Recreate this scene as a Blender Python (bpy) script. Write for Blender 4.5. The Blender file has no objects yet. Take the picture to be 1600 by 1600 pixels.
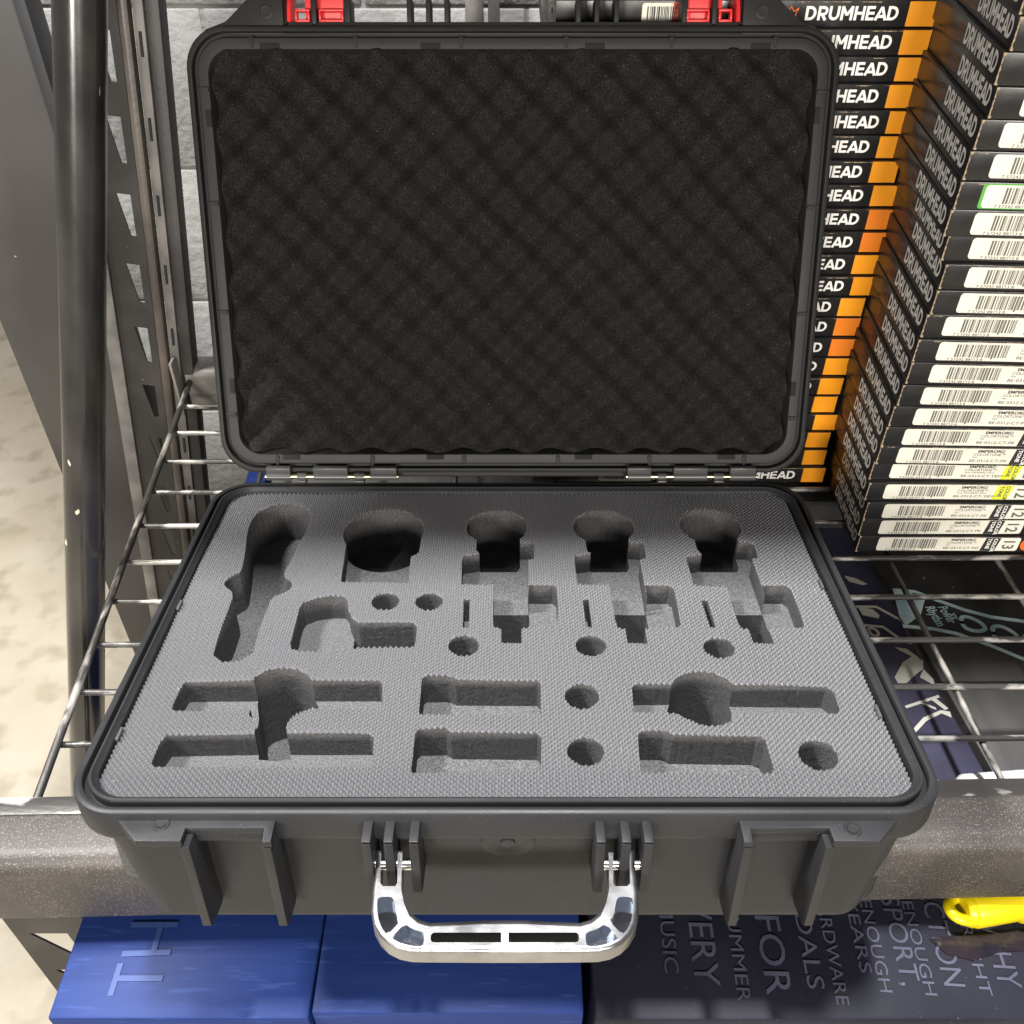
import bpy, bmesh, math, random
from mathutils import Vector, Matrix
random.seed(7)
R = math.radians
S = bpy.context.scene
COL = S.collection

# ------------------------------------------------------------------ camera
FPX = 1478.0            # focal length in photo pixels (1600 wide)
PITCH = 41.3            # camera looks down this much
TILT = 8.1              # the case leans back: its front sits on the raised beam
CAM = Vector((0.0, -0.2769, 0.4677))
cam = bpy.data.cameras.new('camera'); camo = bpy.data.objects.new('camera', cam); COL.objects.link(camo)
camo.location = CAM; camo.rotation_euler = (R(90 - PITCH), 0, 0)
cam.sensor_width = 36; cam.lens = FPX / 1600 * 36; cam.clip_start = 0.01; cam.clip_end = 50
S.camera = camo
# ------------------------------------------------------------------ light
W = bpy.data.worlds.new('World'); S.world = W; W.use_nodes = True
W.node_tree.nodes['Background'].inputs[0].default_value = (1.0, 0.985, 0.965, 1)
W.node_tree.nodes['Background'].inputs[1].default_value = 0.25
def area(name, loc, target, power, sx, sy, col):
    l = bpy.data.lights.new(name, 'AREA'); l.shape = 'RECTANGLE'; l.size = sx; l.size_y = sy
    l.energy = power; l.color = col
    o = bpy.data.objects.new(name, l); COL.objects.link(o); o.location = loc
    o.rotation_euler = (Vector(target) - Vector(loc)).to_track_quat('-Z', 'Y').to_euler()
area('ceiling_lamp_near', (-0.03, 0.06, 2.6), (0, 0.06, 0), 165, 0.34, 0.12, (0.99, 0.985, 1.0))
area('ceiling_lamp_aisle', (-0.75, -2.1, 0.66), (0.1, 0.3, 0.1), 52, 0.45, 0.3, (1.0, 0.945, 0.875))
area('ceiling_lamp_aisle', (0.48, -2.1, 0.72), (0.1, 0.3, 0.1), 52, 0.45, 0.3, (1.0, 0.945, 0.875))
area('ceiling_lamp_left', (-1.55, 0.10, 2.0), (0, 0.12, 0), 125, 0.3, 0.3, (1.0, 0.98, 0.95))
area('floor_fill_light', (-1.3, 1.1, 1.9), (-0.9, 1.0, -1.0), 6, 0.4, 0.4, (1.0, 0.94, 0.84))  # added fill light, aimed down to brighten the floor at left
bpy.data.lights['floor_fill_light'].spread = R(85)
S.view_settings.view_transform = 'Standard'; S.view_settings.look = 'None'
S.view_settings.exposure = 0; S.view_settings.gamma = 1
S.render.engine = 'CYCLES'

# ------------------------------------------------------------------ projection helpers (place things on real planes)
def ray(px, py, pitch):
    x = (px - 800) / FPX; y = -(py - 800) / FPX; p = R(pitch)
    return Vector((x, math.cos(p) + y * math.sin(p), -math.sin(p) + y * math.cos(p)))
CASECAM = Vector((0, -0.34, 0.424))
def cz(px, py, z):                       # photo point on a horizontal plane of the case frame
    d = ray(px, py, PITCH - TILT); t = (z - CASECAM.z) / d.z
    return CASECAM + d * t
def cplane(px, py, p0, n):
    d = ray(px, py, PITCH - TILT); t = (p0 - CASECAM).dot(n) / d.dot(n)
    return CASECAM + d * t
def wz(px, py, z):
    d = ray(px, py, PITCH); t = (z - CAM.z) / d.z
    return CAM + d * t
def wy(px, py, Y):
    d = ray(px, py, PITCH); t = (Y - CAM.y) / d.y
    return CAM + d * t

# ------------------------------------------------------------------ materials
def mat(name, col, rough=0.5, metal=0.0, col2=None, nscale=20, nlo=0.4, nhi=0.6, bump=0.0, bscale=200, bdist=0.001,
        speck=None, sscale=900, slo=0.68, shi=0.75, spec=0.5, rough2=None, coat=0.0, stretch=(1,1,1), bump2=0, b2scale=30, sheen=0, detail=4):
    m = bpy.data.materials.new(name); m.use_nodes = True
    nt = m.node_tree; N = nt.nodes; L = nt.links; b = N['Principled BSDF']
    b.inputs['Base Color'].default_value = (*col, 1); b.inputs['Roughness'].default_value = rough
    b.inputs['Metallic'].default_value = metal; b.inputs['Specular IOR Level'].default_value = spec
    b.inputs['Coat Weight'].default_value = coat; b.inputs['Coat Roughness'].default_value = 0.15
    b.inputs['Sheen Weight'].default_value = sheen
    tc = N.new('ShaderNodeTexCoord'); mp = N.new('ShaderNodeMapping'); mp.inputs['Scale'].default_value = stretch
    L.new(tc.outputs['Object'], mp.inputs['Vector'])
    def noise(sc, det=detail):
        n = N.new('ShaderNodeTexNoise'); n.inputs['Scale'].default_value = sc; n.inputs['Detail'].default_value = det
        L.new(mp.outputs[0], n.inputs['Vector']); return n
    def ramp(src, lo, hi):
        r = N.new('ShaderNodeMapRange'); r.inputs['From Min'].default_value = lo; r.inputs['From Max'].default_value = hi
        L.new(src, r.inputs['Value']); return r.outputs[0]
    csock = None
    if col2:
        f = ramp(noise(nscale).outputs['Fac'], nlo, nhi)
        mx = N.new('ShaderNodeMix'); mx.data_type = 'RGBA'
        L.new(f, mx.inputs['Factor']); mx.inputs['A'].default_value = (*col, 1); mx.inputs['B'].default_value = (*col2, 1)
        csock = mx.outputs['Result']
        if rough2 is not None:
            mr = N.new('ShaderNodeMapRange'); L.new(f, mr.inputs['Value'])
            mr.inputs['To Min'].default_value = rough; mr.inputs['To Max'].default_value = rough2
            L.new(mr.outputs[0], b.inputs['Roughness'])
    if speck:
        f = ramp(noise(sscale, 2).outputs['Fac'], slo, shi)
        mx = N.new('ShaderNodeMix'); mx.data_type = 'RGBA'; L.new(f, mx.inputs['Factor'])
        if csock: L.new(csock, mx.inputs['A'])
        else: mx.inputs['A'].default_value = (*col, 1)
        mx.inputs['B'].default_value = (*speck, 1); csock = mx.outputs['Result']
    if csock: L.new(csock, b.inputs['Base Color'])
    last = None
    if bump:
        bp = N.new('ShaderNodeBump'); bp.inputs['Strength'].default_value = bump; bp.inputs['Distance'].default_value = bdist
        L.new(noise(bscale, 3).outputs['Fac'], bp.inputs['Height']); last = bp
    if bump2:
        bp = N.new('ShaderNodeBump'); bp.inputs['Strength'].default_value = bump2; bp.inputs['Distance'].default_value = bdist * 4
        L.new(noise(b2scale, 2).outputs['Fac'], bp.inputs['Height'])
        if last: L.new(last.outputs[0], bp.inputs['Normal'])
        last = bp
    if last: L.new(last.outputs[0], b.inputs['Normal'])
    return m
M = {}
M['shell'] = mat('black_shell_plastic', (0.0150, 0.0153, 0.0168), 0.38, spec=0.28, col2=(0.020, 0.0205, 0.022), nscale=14, nlo=.35, nhi=.7, rough2=0.55,
                 bump=0.25, bscale=1400, bdist=0.0004, speck=(0.16, 0.15, 0.14), sscale=1100, slo=.72, shi=.8)
M['shell_lid'] = mat('black_lid_plastic', (0.020, 0.0195, 0.0185), 0.42, spec=0.18, col2=(0.027, 0.0265, 0.025), nscale=12, nlo=.35, nhi=.7, rough2=0.55,
                 bump=0.2, bscale=1200, bdist=0.0004)
M['gasket'] = mat('black_rubber', (0.006, 0.006, 0.006), 0.7)
M['foam'] = mat('textured_foam', (0.100, 0.100, 0.104), 0.46, col2=(0.135, 0.134, 0.14), nscale=1500, nlo=.35, nhi=.65, bump=0.12, bscale=2200, bdist=0.0005, speck=(0.3,0.3,0.3), sscale=420, slo=.72, shi=.80)
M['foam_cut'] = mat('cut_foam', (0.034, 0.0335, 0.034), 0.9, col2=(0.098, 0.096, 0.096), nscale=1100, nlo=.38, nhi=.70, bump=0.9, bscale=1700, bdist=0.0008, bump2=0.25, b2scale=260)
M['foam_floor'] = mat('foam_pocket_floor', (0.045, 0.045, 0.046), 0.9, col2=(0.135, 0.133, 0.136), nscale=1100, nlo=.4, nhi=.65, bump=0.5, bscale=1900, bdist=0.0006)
M['egg'] = mat('egg_crate_foam', (0.0084, 0.0080, 0.0076), 0.95, col2=(0.026, 0.0252, 0.0245), nscale=800, nlo=.38, nhi=.66, speck=(0.15, 0.14, 0.125), sscale=900, slo=.68, shi=.78, spec=0.1, bump=0.8, bscale=900, bdist=0.001)
M['chrome'] = mat('satin_metal', (0.34, 0.34, 0.345), 0.29, 1.0, col2=(0.44, 0.44, 0.44), nscale=45, rough2=0.40, bump=0.2, bscale=1200, bdist=0.0004)
M['chrome_pocket'] = mat('polished_metal', (0.55, 0.60, 0.70), 0.12, 1.0)
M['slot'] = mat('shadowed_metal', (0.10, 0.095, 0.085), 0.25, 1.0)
M['pin'] = mat('polished_pin', (0.8, 0.79, 0.75), 0.15, 1.0)
M['brass'] = mat('brass_pin', (0.6, 0.5, 0.28), 0.25, 1.0)
M['hinge'] = mat('hinge_plastic', (0.06, 0.06, 0.058), 0.35)
M['mark'] = mat('matt_black_mark', (0.020, 0.020, 0.019), 0.85, spec=0.15)
M['red'] = mat('red_latch_plastic', (0.78, 0.035, 0.035), 0.4, col2=(0.68, 0.03, 0.03), nscale=60)
M['carton'] = mat('black_gloss_carton', (0.016, 0.0155, 0.015), 0.28, col2=(0.030, 0.029, 0.028), nscale=30, nlo=.45, nhi=.7, rough2=0.42, bump=0.15, bscale=120, bdist=0.001,
                  speck=(0.10, 0.09, 0.08), sscale=260, slo=.74, shi=.8, bump2=0.15, b2scale=25)
M['wear'] = mat('worn_cardboard', (0.42, 0.32, 0.21), 0.9, col2=(0.10, 0.07, 0.05), nscale=300, nlo=.45, nhi=.65)
M['orange'] = mat('orange_print', (0.95, 0.36, 0.015), 0.4, col2=(0.92, 0.31, 0.012), nscale=9, bump=0.1, bscale=80)
M['orange_deep'] = mat('deep_orange_print', (0.86, 0.215, 0.018), 0.4, col2=(0.80, 0.25, 0.015), nscale=14, bump=0.1, bscale=80)
M['white'] = mat('white_print', (0.86, 0.84, 0.80), 0.5)
M['label'] = mat('white_sticker', (0.80, 0.77, 0.66), 0.45, col2=(0.74, 0.71, 0.60), nscale=30, bump=0.08, bscale=60)
M['ink'] = mat('black_ink', (0.03, 0.03, 0.03), 0.5)
M['ink_grey'] = mat('grey_ink', (0.13, 0.125, 0.11), 0.5)
M['yellow_sticker'] = mat('yellow_patch', (0.80, 0.83, 0.04), 0.5)
M['green'] = mat('green_edge', (0.10, 0.40, 0.06), 0.5)
M['dot'] = mat('orange_dot', (0.90, 0.16, 0.02), 0.5)
M['red_label'] = mat('red_label', (0.75, 0.075, 0.03), 0.5)
M['brown_ink'] = mat('rust_ink', (0.30, 0.08, 0.03), 0.5)
M['wire'] = mat('worn_wire', (0.045, 0.042, 0.040), 0.38, 0.3, col2=(0.40, 0.385, 0.35), nscale=60, nlo=.50, nhi=.58, bump=0.3, bscale=300, stretch=(0.35, 1, 1))
M['wire_y'] = mat('worn_long_wire', (0.05, 0.047, 0.044), 0.38, 0.3, col2=(0.36, 0.34, 0.31), nscale=60, nlo=.50, nhi=.60, bump=0.3, bscale=300, stretch=(1, 0.3, 1))
M['beam'] = mat('scuffed_beam_paint', (0.033, 0.029, 0.026), 0.5, col2=(0.062, 0.055, 0.050), nscale=18, nlo=.42, nhi=.72, speck=(0.17, 0.15, 0.135), sscale=900, slo=.56, shi=.74, bump=0.35, bscale=900, bdist=0.0006, bump2=0.15, b2scale=30)
M['upright'] = mat('dark_upright_paint', (0.012, 0.011, 0.010), 0.5, col2=(0.035, 0.031, 0.028), nscale=14, nlo=.45, nhi=.75, bump=0.2, bscale=200, speck=(.25,.22,.2), sscale=150, slo=.72, shi=.76)
M['upright_grey'] = mat('grey_upright_paint', (0.10, 0.092, 0.085), 0.5, col2=(0.20, 0.185, 0.17), nscale=22, nlo=.42, nhi=.7, bump=0.2, bscale=200)
M['upright_brown'] = mat('brown_upright_paint', (0.040, 0.032, 0.026), 0.4, col2=(0.075, 0.06, 0.05), nscale=12, bump=0.2, bscale=200)
M['tube'] = mat('scuffed_steel_tube', (0.012, 0.0115, 0.011), 0.20, 0.1, col2=(0.050, 0.045, 0.040), nscale=13, nlo=.4, nhi=.72, rough2=0.40, coat=0.9, bump=0.1, bscale=160, speck=(.6,.55,.42), sscale=70, slo=.74, shi=.75, stretch=(1,1,0.45))
M['panel'] = mat('grey_cabinet_paint', (0.038, 0.035, 0.034), 0.5, col2=(0.050, 0.046, 0.044), nscale=5, speck=(0.4,.38,.36), sscale=60, slo=.77, shi=.79)
M['panel_edge'] = mat('dark_cabinet_edge', (0.02, 0.02, 0.022), 0.5)
M['floor'] = mat('stained_concrete', (0.29, 0.25, 0.19), 0.6, col2=(0.355, 0.325, 0.265), nscale=5, nlo=.30, nhi=.70, bump=0.25, bscale=40, bdist=0.004, speck=(0.22, 0.195, 0.14), sscale=14, slo=.52, shi=.72, detail=10)
M['wall'] = mat('painted_block', (0.25, 0.245, 0.235), 0.7, col2=(0.21, 0.205, 0.197), nscale=6, bump=0.7, bscale=90, bdist=0.003, bump2=0.3, b2scale=22)
M['blue'] = mat('blue_carton', (0.0085, 0.022, 0.105), 0.50, spec=0.15, col2=(0.014, 0.033, 0.14), nscale=45, nlo=.42, nhi=.72, speck=(0.022, 0.050, 0.18), sscale=260, slo=.60, shi=.80, bump=0.12, bscale=150, stretch=(0.12, 1, 1))
M['blue_ink'] = mat('pale_blue_ink', (0.024, 0.050, 0.17), 0.5)
M['navy'] = mat('navy_carton', (0.008, 0.0085, 0.016), 0.5, spec=0.2, col2=(0.014, 0.0145, 0.024), nscale=9, speck=(0.06, 0.06, 0.08), sscale=280, slo=.72, shi=.76, bump=0.15, bscale=40)
M['navy_ink'] = mat('slate_ink', (0.045, 0.047, 0.078), 0.5, col2=(0.075, 0.075, 0.12), nscale=18)
M['purple'] = mat('violet_navy_carton', (0.030, 0.029, 0.055), 0.5, col2=(0.06, 0.056, 0.10), nscale=15)
M['blackbox'] = mat('black_carton', (0.020, 0.019, 0.018), 0.5, col2=(0.05, 0.047, 0.043), nscale=8, speck=(0.25,.24,.22), sscale=160, slo=.73, shi=.77)
M['cyan'] = mat('pale_cyan_ink', (0.60, 0.76, 0.78), 0.5, col2=(0.3,.42,.45), nscale=30)
M['cream'] = mat('cream_ink', (0.60, 0.58, 0.50), 0.5)
M['yellow'] = mat('yellow_plastic', (0.66, 0.51, 0.004), 0.3, bump=0.05, bscale=400)
M['tape'] = mat('glossy_brown_tape', (0.022, 0.017, 0.021), 0.12, col2=(0.012, 0.011, 0.018), nscale=30, bump=0.5, bscale=40, bdist=0.004)
M['foil'] = mat('crumpled_film', (0.35, 0.32, 0.28), 0.25, bump=1, bscale=70, bdist=0.01, col2=(.08,.07,.06), nscale=60)

# ------------------------------------------------------------------ mesh helpers
def tag(o, label=None, cat=None, group=None, kind=None):
    if label: o['label'] = label
    if cat: o['category'] = cat
    if group: o['group'] = group
    if kind: o['kind'] = kind
    return o
def empty(name, loc=(0,0,0), rot=(0,0,0)):
    o = bpy.data.objects.new(name, None); COL.objects.link(o); o.location = loc; o.rotation_euler = rot
    o.empty_display_size = 0.02; return o
def finish(bm, ang=38):
    bmesh.ops.recalc_face_normals(bm, faces=bm.faces[:])
    for f in bm.faces: f.smooth = True
    for e in bm.edges:
        if len(e.link_faces) == 2 and e.calc_face_angle(0) > R(ang): e.smooth = False
def obj(name, bm, m, parent=None, smooth=True, recalc=True):
    if smooth: finish(bm)
    elif recalc: bmesh.ops.recalc_face_normals(bm, faces=bm.faces[:])
    me = bpy.data.meshes.new(name); bm.to_mesh(me); bm.free()
    for x in (m if isinstance(m, (list, tuple)) else [m]): me.materials.append(x)
    o = bpy.data.objects.new(name, me); COL.objects.link(o)
    if parent: o.parent = parent
    return o
def box(bm, x0, x1, y0, y1, z0, z1, bev=0.0, mi=0, T=None):
    vs = [bm.verts.new((x, y, z)) for x in (x0, x1) for y in (y0, y1) for z in (z0, z1)]
    fs = [bm.faces.new([vs[i] for i in q]) for q in ((0,1,3,2),(4,6,7,5),(0,4,5,1),(2,3,7,6),(0,2,6,4),(1,5,7,3))]
    if bev > 0:
        r = bmesh.ops.bevel(bm, geom=list({e for f in fs for e in f.edges}), offset=bev, segments=2, profile=.5, affect='EDGES')
        fs = [f for f in r['faces'] if f.is_valid] + [f for f in fs if f.is_valid]
        vs = list({v for f in fs for v in f.verts})
    for f in fs: f.material_index = mi
    if T is not None: bmesh.ops.transform(bm, matrix=T, verts=vs)
    return fs
def cyl(bm, a, b, r, seg=16, r2=None, mi=0, caps=True):
    a = Vector(a); b = Vector(b); d = (b - a); n = d.normalized()
    u = n.orthogonal().normalized(); v = n.cross(u); r2 = r if r2 is None else r2
    A = []; B = []
    for i in range(seg):
        t = 2 * math.pi * i / seg; w = u * math.cos(t) + v * math.sin(t)
        A.append(bm.verts.new(a + w * r)); B.append(bm.verts.new(b + w * r2))
    for i in range(seg):
        j = (i + 1) % seg; bm.faces.new((A[i], A[j], B[j], B[i])).material_index = mi
    if caps:
        bm.faces.new(A[::-1]).material_index = mi; bm.faces.new(B).material_index = mi
def tube(bm, pts, r, seg=10, mi=0):
    pts = [Vector(p) for p in pts]; prev = None; rings = []
    up = None
    for i, p in enumerate(pts):
        d = (pts[min(i+1, len(pts)-1)] - pts[max(i-1, 0)]).normalized()
        if up is None: up = d.orthogonal().normalized()
        u = (up - d * up.dot(d)).normalized(); up = u; v = d.cross(u)
        rings.append([bm.verts.new(p + (u*math.cos(2*math.pi*k/seg) + v*math.sin(2*math.pi*k/seg)) * r) for k in range(seg)])
    for A, B in zip(rings, rings[1:]):
        for k in range(seg): bm.faces.new((A[k], A[(k+1)%seg], B[(k+1)%seg], B[k])).material_index = mi
    bm.faces.new(rings[0][::-1]).material_index = mi; bm.faces.new(rings[-1]).material_index = mi
def lathe(bm, prof, origin, axis, seg=32, mi=0):
    n = Vector(axis).normalized(); u = n.orthogonal().normalized(); v = n.cross(u); o = Vector(origin); rings = []
    for h, r in prof:
        rings.append([bm.verts.new(o + n*h + (u*math.cos(2*math.pi*k/seg)+v*math.sin(2*math.pi*k/seg))*max(r, 1e-5)) for k in range(seg)])
    for A, B in zip(rings, rings[1:]):
        for k in range(seg): bm.faces.new((A[k], A[(k+1)%seg], B[(k+1)%seg], B[k])).material_index = mi
    bm.faces.new(rings[0][::-1]).material_index = mi; bm.faces.new(rings[-1]).material_index = mi
def rrect(x0, x1, y0, y1, r, n=8):
    rr = r if isinstance(r, (list, tuple)) else [r]*4      # radii: (x1,y1),(x0,y1),(x0,y0),(x1,y0)
    P = []
    for (cx, cy, a0, q) in ((x1, y1, 0, rr[0]), (x0, y1, 90, rr[1]), (x0, y0, 180, rr[2]), (x1, y0, 270, rr[3])):
        ox = cx - q if cx == x1 else cx + q; oy = cy - q if cy == y1 else cy + q
        for i in range(n + 1):
            a = R(a0 + 90 * i / n); P.append((ox + q*math.cos(a), oy + q*math.sin(a)))
    return P
def loft(bm, rings, mi=None, close=True, cap0=False, cap1=False):
    V = [[bm.verts.new(p) for p in r] for r in rings]; n = len(V[0])
    for k, (A, B) in enumerate(zip(V, V[1:])):
        for i in range(n):
            j = (i + 1) % n; f = bm.faces.new((A[i], A[j], B[j], B[i]))
            if mi: f.material_index = mi[k]
    if cap0: bm.faces.new(V[0][::-1])
    if cap1:
        f = bm.faces.new(V[-1])
        if mi: f.material_index = mi[-1]
    return V
def smooth_poly(P, it=2):
    for _ in range(it):
        Q = []
        for i in range(len(P)):
            a = P[i]; b = P[(i+1) % len(P)]
            Q.append((a[0]*.75 + b[0]*.25, a[1]*.75 + b[1]*.25)); Q.append((a[0]*.25 + b[0]*.75, a[1]*.25 + b[1]*.75))
        P = Q
    return P
def area2(P): return sum(P[i][0]*P[(i+1)%len(P)][1] - P[(i+1)%len(P)][0]*P[i][1] for i in range(len(P)))
def ccw(P): return P if area2(P) > 0 else P[::-1]
def inset(P, d):
    P = ccw(P); Q = []
    n = len(P)
    for i in range(n):
        a = Vector(P[i-1]); b = Vector(P[i]); c = Vector(P[(i+1) % n])
        e1 = (b-a); e2 = (c-b)
        if e1.length < 1e-9 or e2.length < 1e-9: Q.append(tuple(b)); continue
        e1.normalize(); e2.normalize(); n1 = Vector((-e1.y, e1.x)); n2 = Vector((-e2.y, e2.x)); m = n1 + n2
        if m.length < 1e-6: m = n1
        m.normalize(); Q.append(tuple(b + m * d / max(0.5, m.dot(n1))))
    return Q
def prism(bm, P, z0, z1, mi_side=0, mi_top=0, mi_bot=0, bev=0.0, T=None):
    P = ccw(P)
    rings = []
    if bev > 0:
        I = inset(P, bev); J = inset(P, bev*.3)
        rings = [(I, z0), (J, z0+bev*.3), (P, z0+bev), (P, z1-bev), (J, z1-bev*.3), (I, z1)]
    else: rings = [(P, z0), (P, z1)]
    V = [[bm.verts.new((x, y, z)) for x, y in r] for r, z in rings]; n = len(P)
    for A, B in zip(V, V[1:]):
        for i in range(n): bm.faces.new((A[i], A[(i+1)%n], B[(i+1)%n], B[i])).material_index = mi_side
    bm.faces.new(V[0][::-1]).material_index = mi_bot; bm.faces.new(V[-1]).material_index = mi_top
    if T is not None: bmesh.ops.transform(bm, matrix=T, verts=[v for r in V for v in r])
def tri(bm): bmesh.ops.triangulate(bm, faces=bm.faces[:])
def booleans(o, cutters, op='DIFFERENCE', solver='MANIFOLD'):
    for c in cutters:
        md = o.modifiers.new('b', 'BOOLEAN'); md.operation = c[1] if isinstance(c, tuple) else op
        md.object = c[0] if isinstance(c, tuple) else c; md.solver = solver
        try: md.material_mode = 'INDEX'
        except Exception: pass
    dg = bpy.context.evaluated_depsgraph_get(); dg.update()
    me = bpy.data.meshes.new_from_object(o.evaluated_get(dg))
    o.modifiers.clear(); old = o.data; o.data = me; bpy.data.meshes.remove(old)
    for c in cutters:
        c = c[0] if isinstance(c, tuple) else c
        d = c.data; bpy.data.objects.remove(c); bpy.data.meshes.remove(d)
def resmooth(o, ang=38):
    bm = bmesh.new(); bm.from_mesh(o.data)
    for f in bm.faces: f.smooth = True
    for e in bm.edges: e.smooth = not (len(e.link_faces) != 2 or e.calc_face_angle(0) > R(ang))
    bm.to_mesh(o.data); bm.free()
TXT = {}
def text_mesh(s, size=1.0, bold=0.0, align='LEFT', spacing=1.0, xs=1.0):
    k = (s, size, bold, align, spacing, xs)
    if k in TXT: return TXT[k]
    c = bpy.data.curves.new('t', 'FONT'); c.body = s; c.size = size; c.offset = bold; c.align_x = align; c.space_character = spacing
    c.resolution_u = 3
    o = bpy.data.objects.new('t', c); COL.objects.link(o)
    dg = bpy.context.evaluated_depsgraph_get(); dg.update()
    me = bpy.data.meshes.new_from_object(o.evaluated_get(dg))
    bpy.data.objects.remove(o); bpy.data.curves.remove(c)
    if xs != 1.0: me.transform(Matrix.Diagonal((xs, 1, 1, 1)))
    me.materials.clear(); TXT[k] = me; return me
def add_mesh(bm, me, T, mi=0):
    n0 = len(bm.faces); v0 = len(bm.verts)
    bm.from_mesh(me); bm.verts.ensure_lookup_table(); bm.faces.ensure_lookup_table()
    bmesh.ops.transform(bm, matrix=T, verts=bm.verts[v0:])
    for f in bm.faces[n0:]: f.material_index = mi
def frame(origin, X, Y):
    X = Vector(X).normalized(); Y = Vector(Y).normalized(); Z = X.cross(Y)
    T = Matrix.Identity(4)
    for i in range(3): T[i][0] = X[i]; T[i][1] = Y[i]; T[i][2] = Z[i]; T[i][3] = origin[i]
    return T

# ================================================================== SETTING
FZ = -1.0
bm = bmesh.new(); box(bm, -6, 4, -3, 8, FZ - .05, FZ)
tag(obj('floor', bm, M['floor'], smooth=False), kind='structure')
# painted block wall: courses of blocks with recessed joints
bm = bmesh.new(); bw, bh = 0.396, 0.196
WALLY = 1.00
box(bm, -0.70, 3.0, WALLY + .003, WALLY + .15, FZ, 2.2)
for r in range(17):
    z0 = FZ + r * (bh + .004) - .03
    x = -0.98 - (0.2 if r % 2 else 0.0)
    while x < 3.0:
        a = max(x, -0.70); b = min(x + bw, 3.0)
        if b - a > .02: box(bm, a, b, WALLY, WALLY + .01, z0, z0 + bh, bev=0.003)
        x += bw + .004
wl = obj('block_wall', bm, M['wall']); tag(wl, 'grey painted concrete block wall with a rough stippled face behind the racking', 'wall')
# shelf level above, outside the frame, shading the back of the rack
bm = bmesh.new()
UZ = 0.44
box(bm, -0.5, 0.95, 0.215, 0.240, UZ - .055, UZ + .03, bev=.004)
box(bm, -0.5, 0.95, 0.241, 0.70, UZ + .001, UZ + .012)
us = obj('upper_shelf', bm, M['beam']); tag(us, 'next shelf level of the rack with its dark front beam, above the open case', 'shelf')

# ================================================================== LEFT BACKGROUND
# cabinet panel
bm = bmesh.new(); PY = 0.80
xl = wy(92, 730, PY).x; xr = wy(145, 390, PY).x
box(bm, xl, xr, PY, PY + .02, FZ, 1.4, bev=.002)
pn = obj('cabinet_side', bm, M['panel']); tag(pn, 'tall dark grey metal panel standing behind the round steel post', 'cabinet')
bm = bmesh.new(); box(bm, xr + .0005, xr + .014, PY - .008, PY + .03, FZ, 1.4, bev=.002); obj('edge_trim', bm, M['panel_edge'], pn)
# round post, leaning a little
bm = bmesh.new()
def wpt(px, py, Y): return wy(px, py, Y)
pa = wpt(140, 1560, 0.24); pb = wpt(124, -60, 0.44)
cyl(bm, pa + (pa - pb) * .35, pb + (pb - pa) * .1, 0.0165, 48, 0.0180)
post = obj('round_post', bm, M['tube']); tag(post, 'scuffed round steel post with a long bright highlight, left of the wire deck', 'post')
bm = bmesh.new(); dpn = (pb - pa).normalized()
offv = Vector((-0.0165, 0.006, 0)); 
cyl(bm, pa + offv + (pa - pb) * .35, pb + offv + (pb - pa) * .1, 0.0022, 8)
obj('weld_seam', bm, M['upright_grey'], post)

def upright(name, top, bot, axis_x, label, pitch=0.078, hole0=0.02, mats=None, holes=True, w=0.052, hw=(.60, .72, .70, .20)):
    """perforated rack column: slotted web plus folded flanges, running from top to bottom"""
    top = Vector(top); bot = Vector(bot); Z = (top - bot).normalized(); L = (top - bot).length
    X = (Vector(axis_x) - Z * Vector(axis_x).dot(Z)).normalized(); Yv = Z.cross(X)
    T = Matrix.Identity(4)
    for i in range(3): T[i][0] = X[i]; T[i][1] = Yv[i]; T[i][2] = Z[i]; T[i][3] = bot[i]
    root = empty(name, bot); tag(root, label, 'rack upright')
    Ti = Matrix.Translation(-bot) @ T
    bm = bmesh.new()
    n = int(L / pitch)
    for k in range(n + 1):                                       # web: a ring of faces round each tapered slot
        z1 = L - k * pitch; z0 = max(z1 - pitch, 0)
        if z1 - z0 < pitch * .99: box(bm, 0, w, 0, .002, z0, z1); continue
        o = [(0, z0), (w, z0), (w, z1), (0, z1)]
        hz = z1 - hole0
        h = [(w*hw[0], hz - .046), (w*hw[1], hz - .046), (w*hw[2], hz), (w*hw[3], hz)]
        if not holes: box(bm, 0, w, 0, .002, z0, z1); continue
        for yy in (0, .002):
            ov = [bm.verts.new((a, yy, b)) for a, b in o]; hv = [bm.verts.new((a, yy, b)) for a, b in h]
            for i in range(4): bm.faces.new((ov[i], ov[(i+1)%4], hv[(i+1)%4], hv[i]))
        for i in range(4):
            a, b = h[i], h[(i+1)%4]
            bm.faces.new([bm.verts.new(p) for p in ((a[0],0,a[1]),(b[0],0,b[1]),(b[0],.002,b[1]),(a[0],.002,a[1]))])
    bmesh.ops.transform(bm, matrix=Ti, verts=bm.verts[:]); obj('slotted_web', bm, M['upright'], root, smooth=False)
    def strip(nm, x0, x1, y0, y1, m, bev=.001, L1=None):
        bm = bmesh.new(); box(bm, x0, x1, y0, y1, 0, L1 or L, bev=bev, T=Ti); obj(nm, bm, m, root)
    return root, strip, Ti, L
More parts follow.
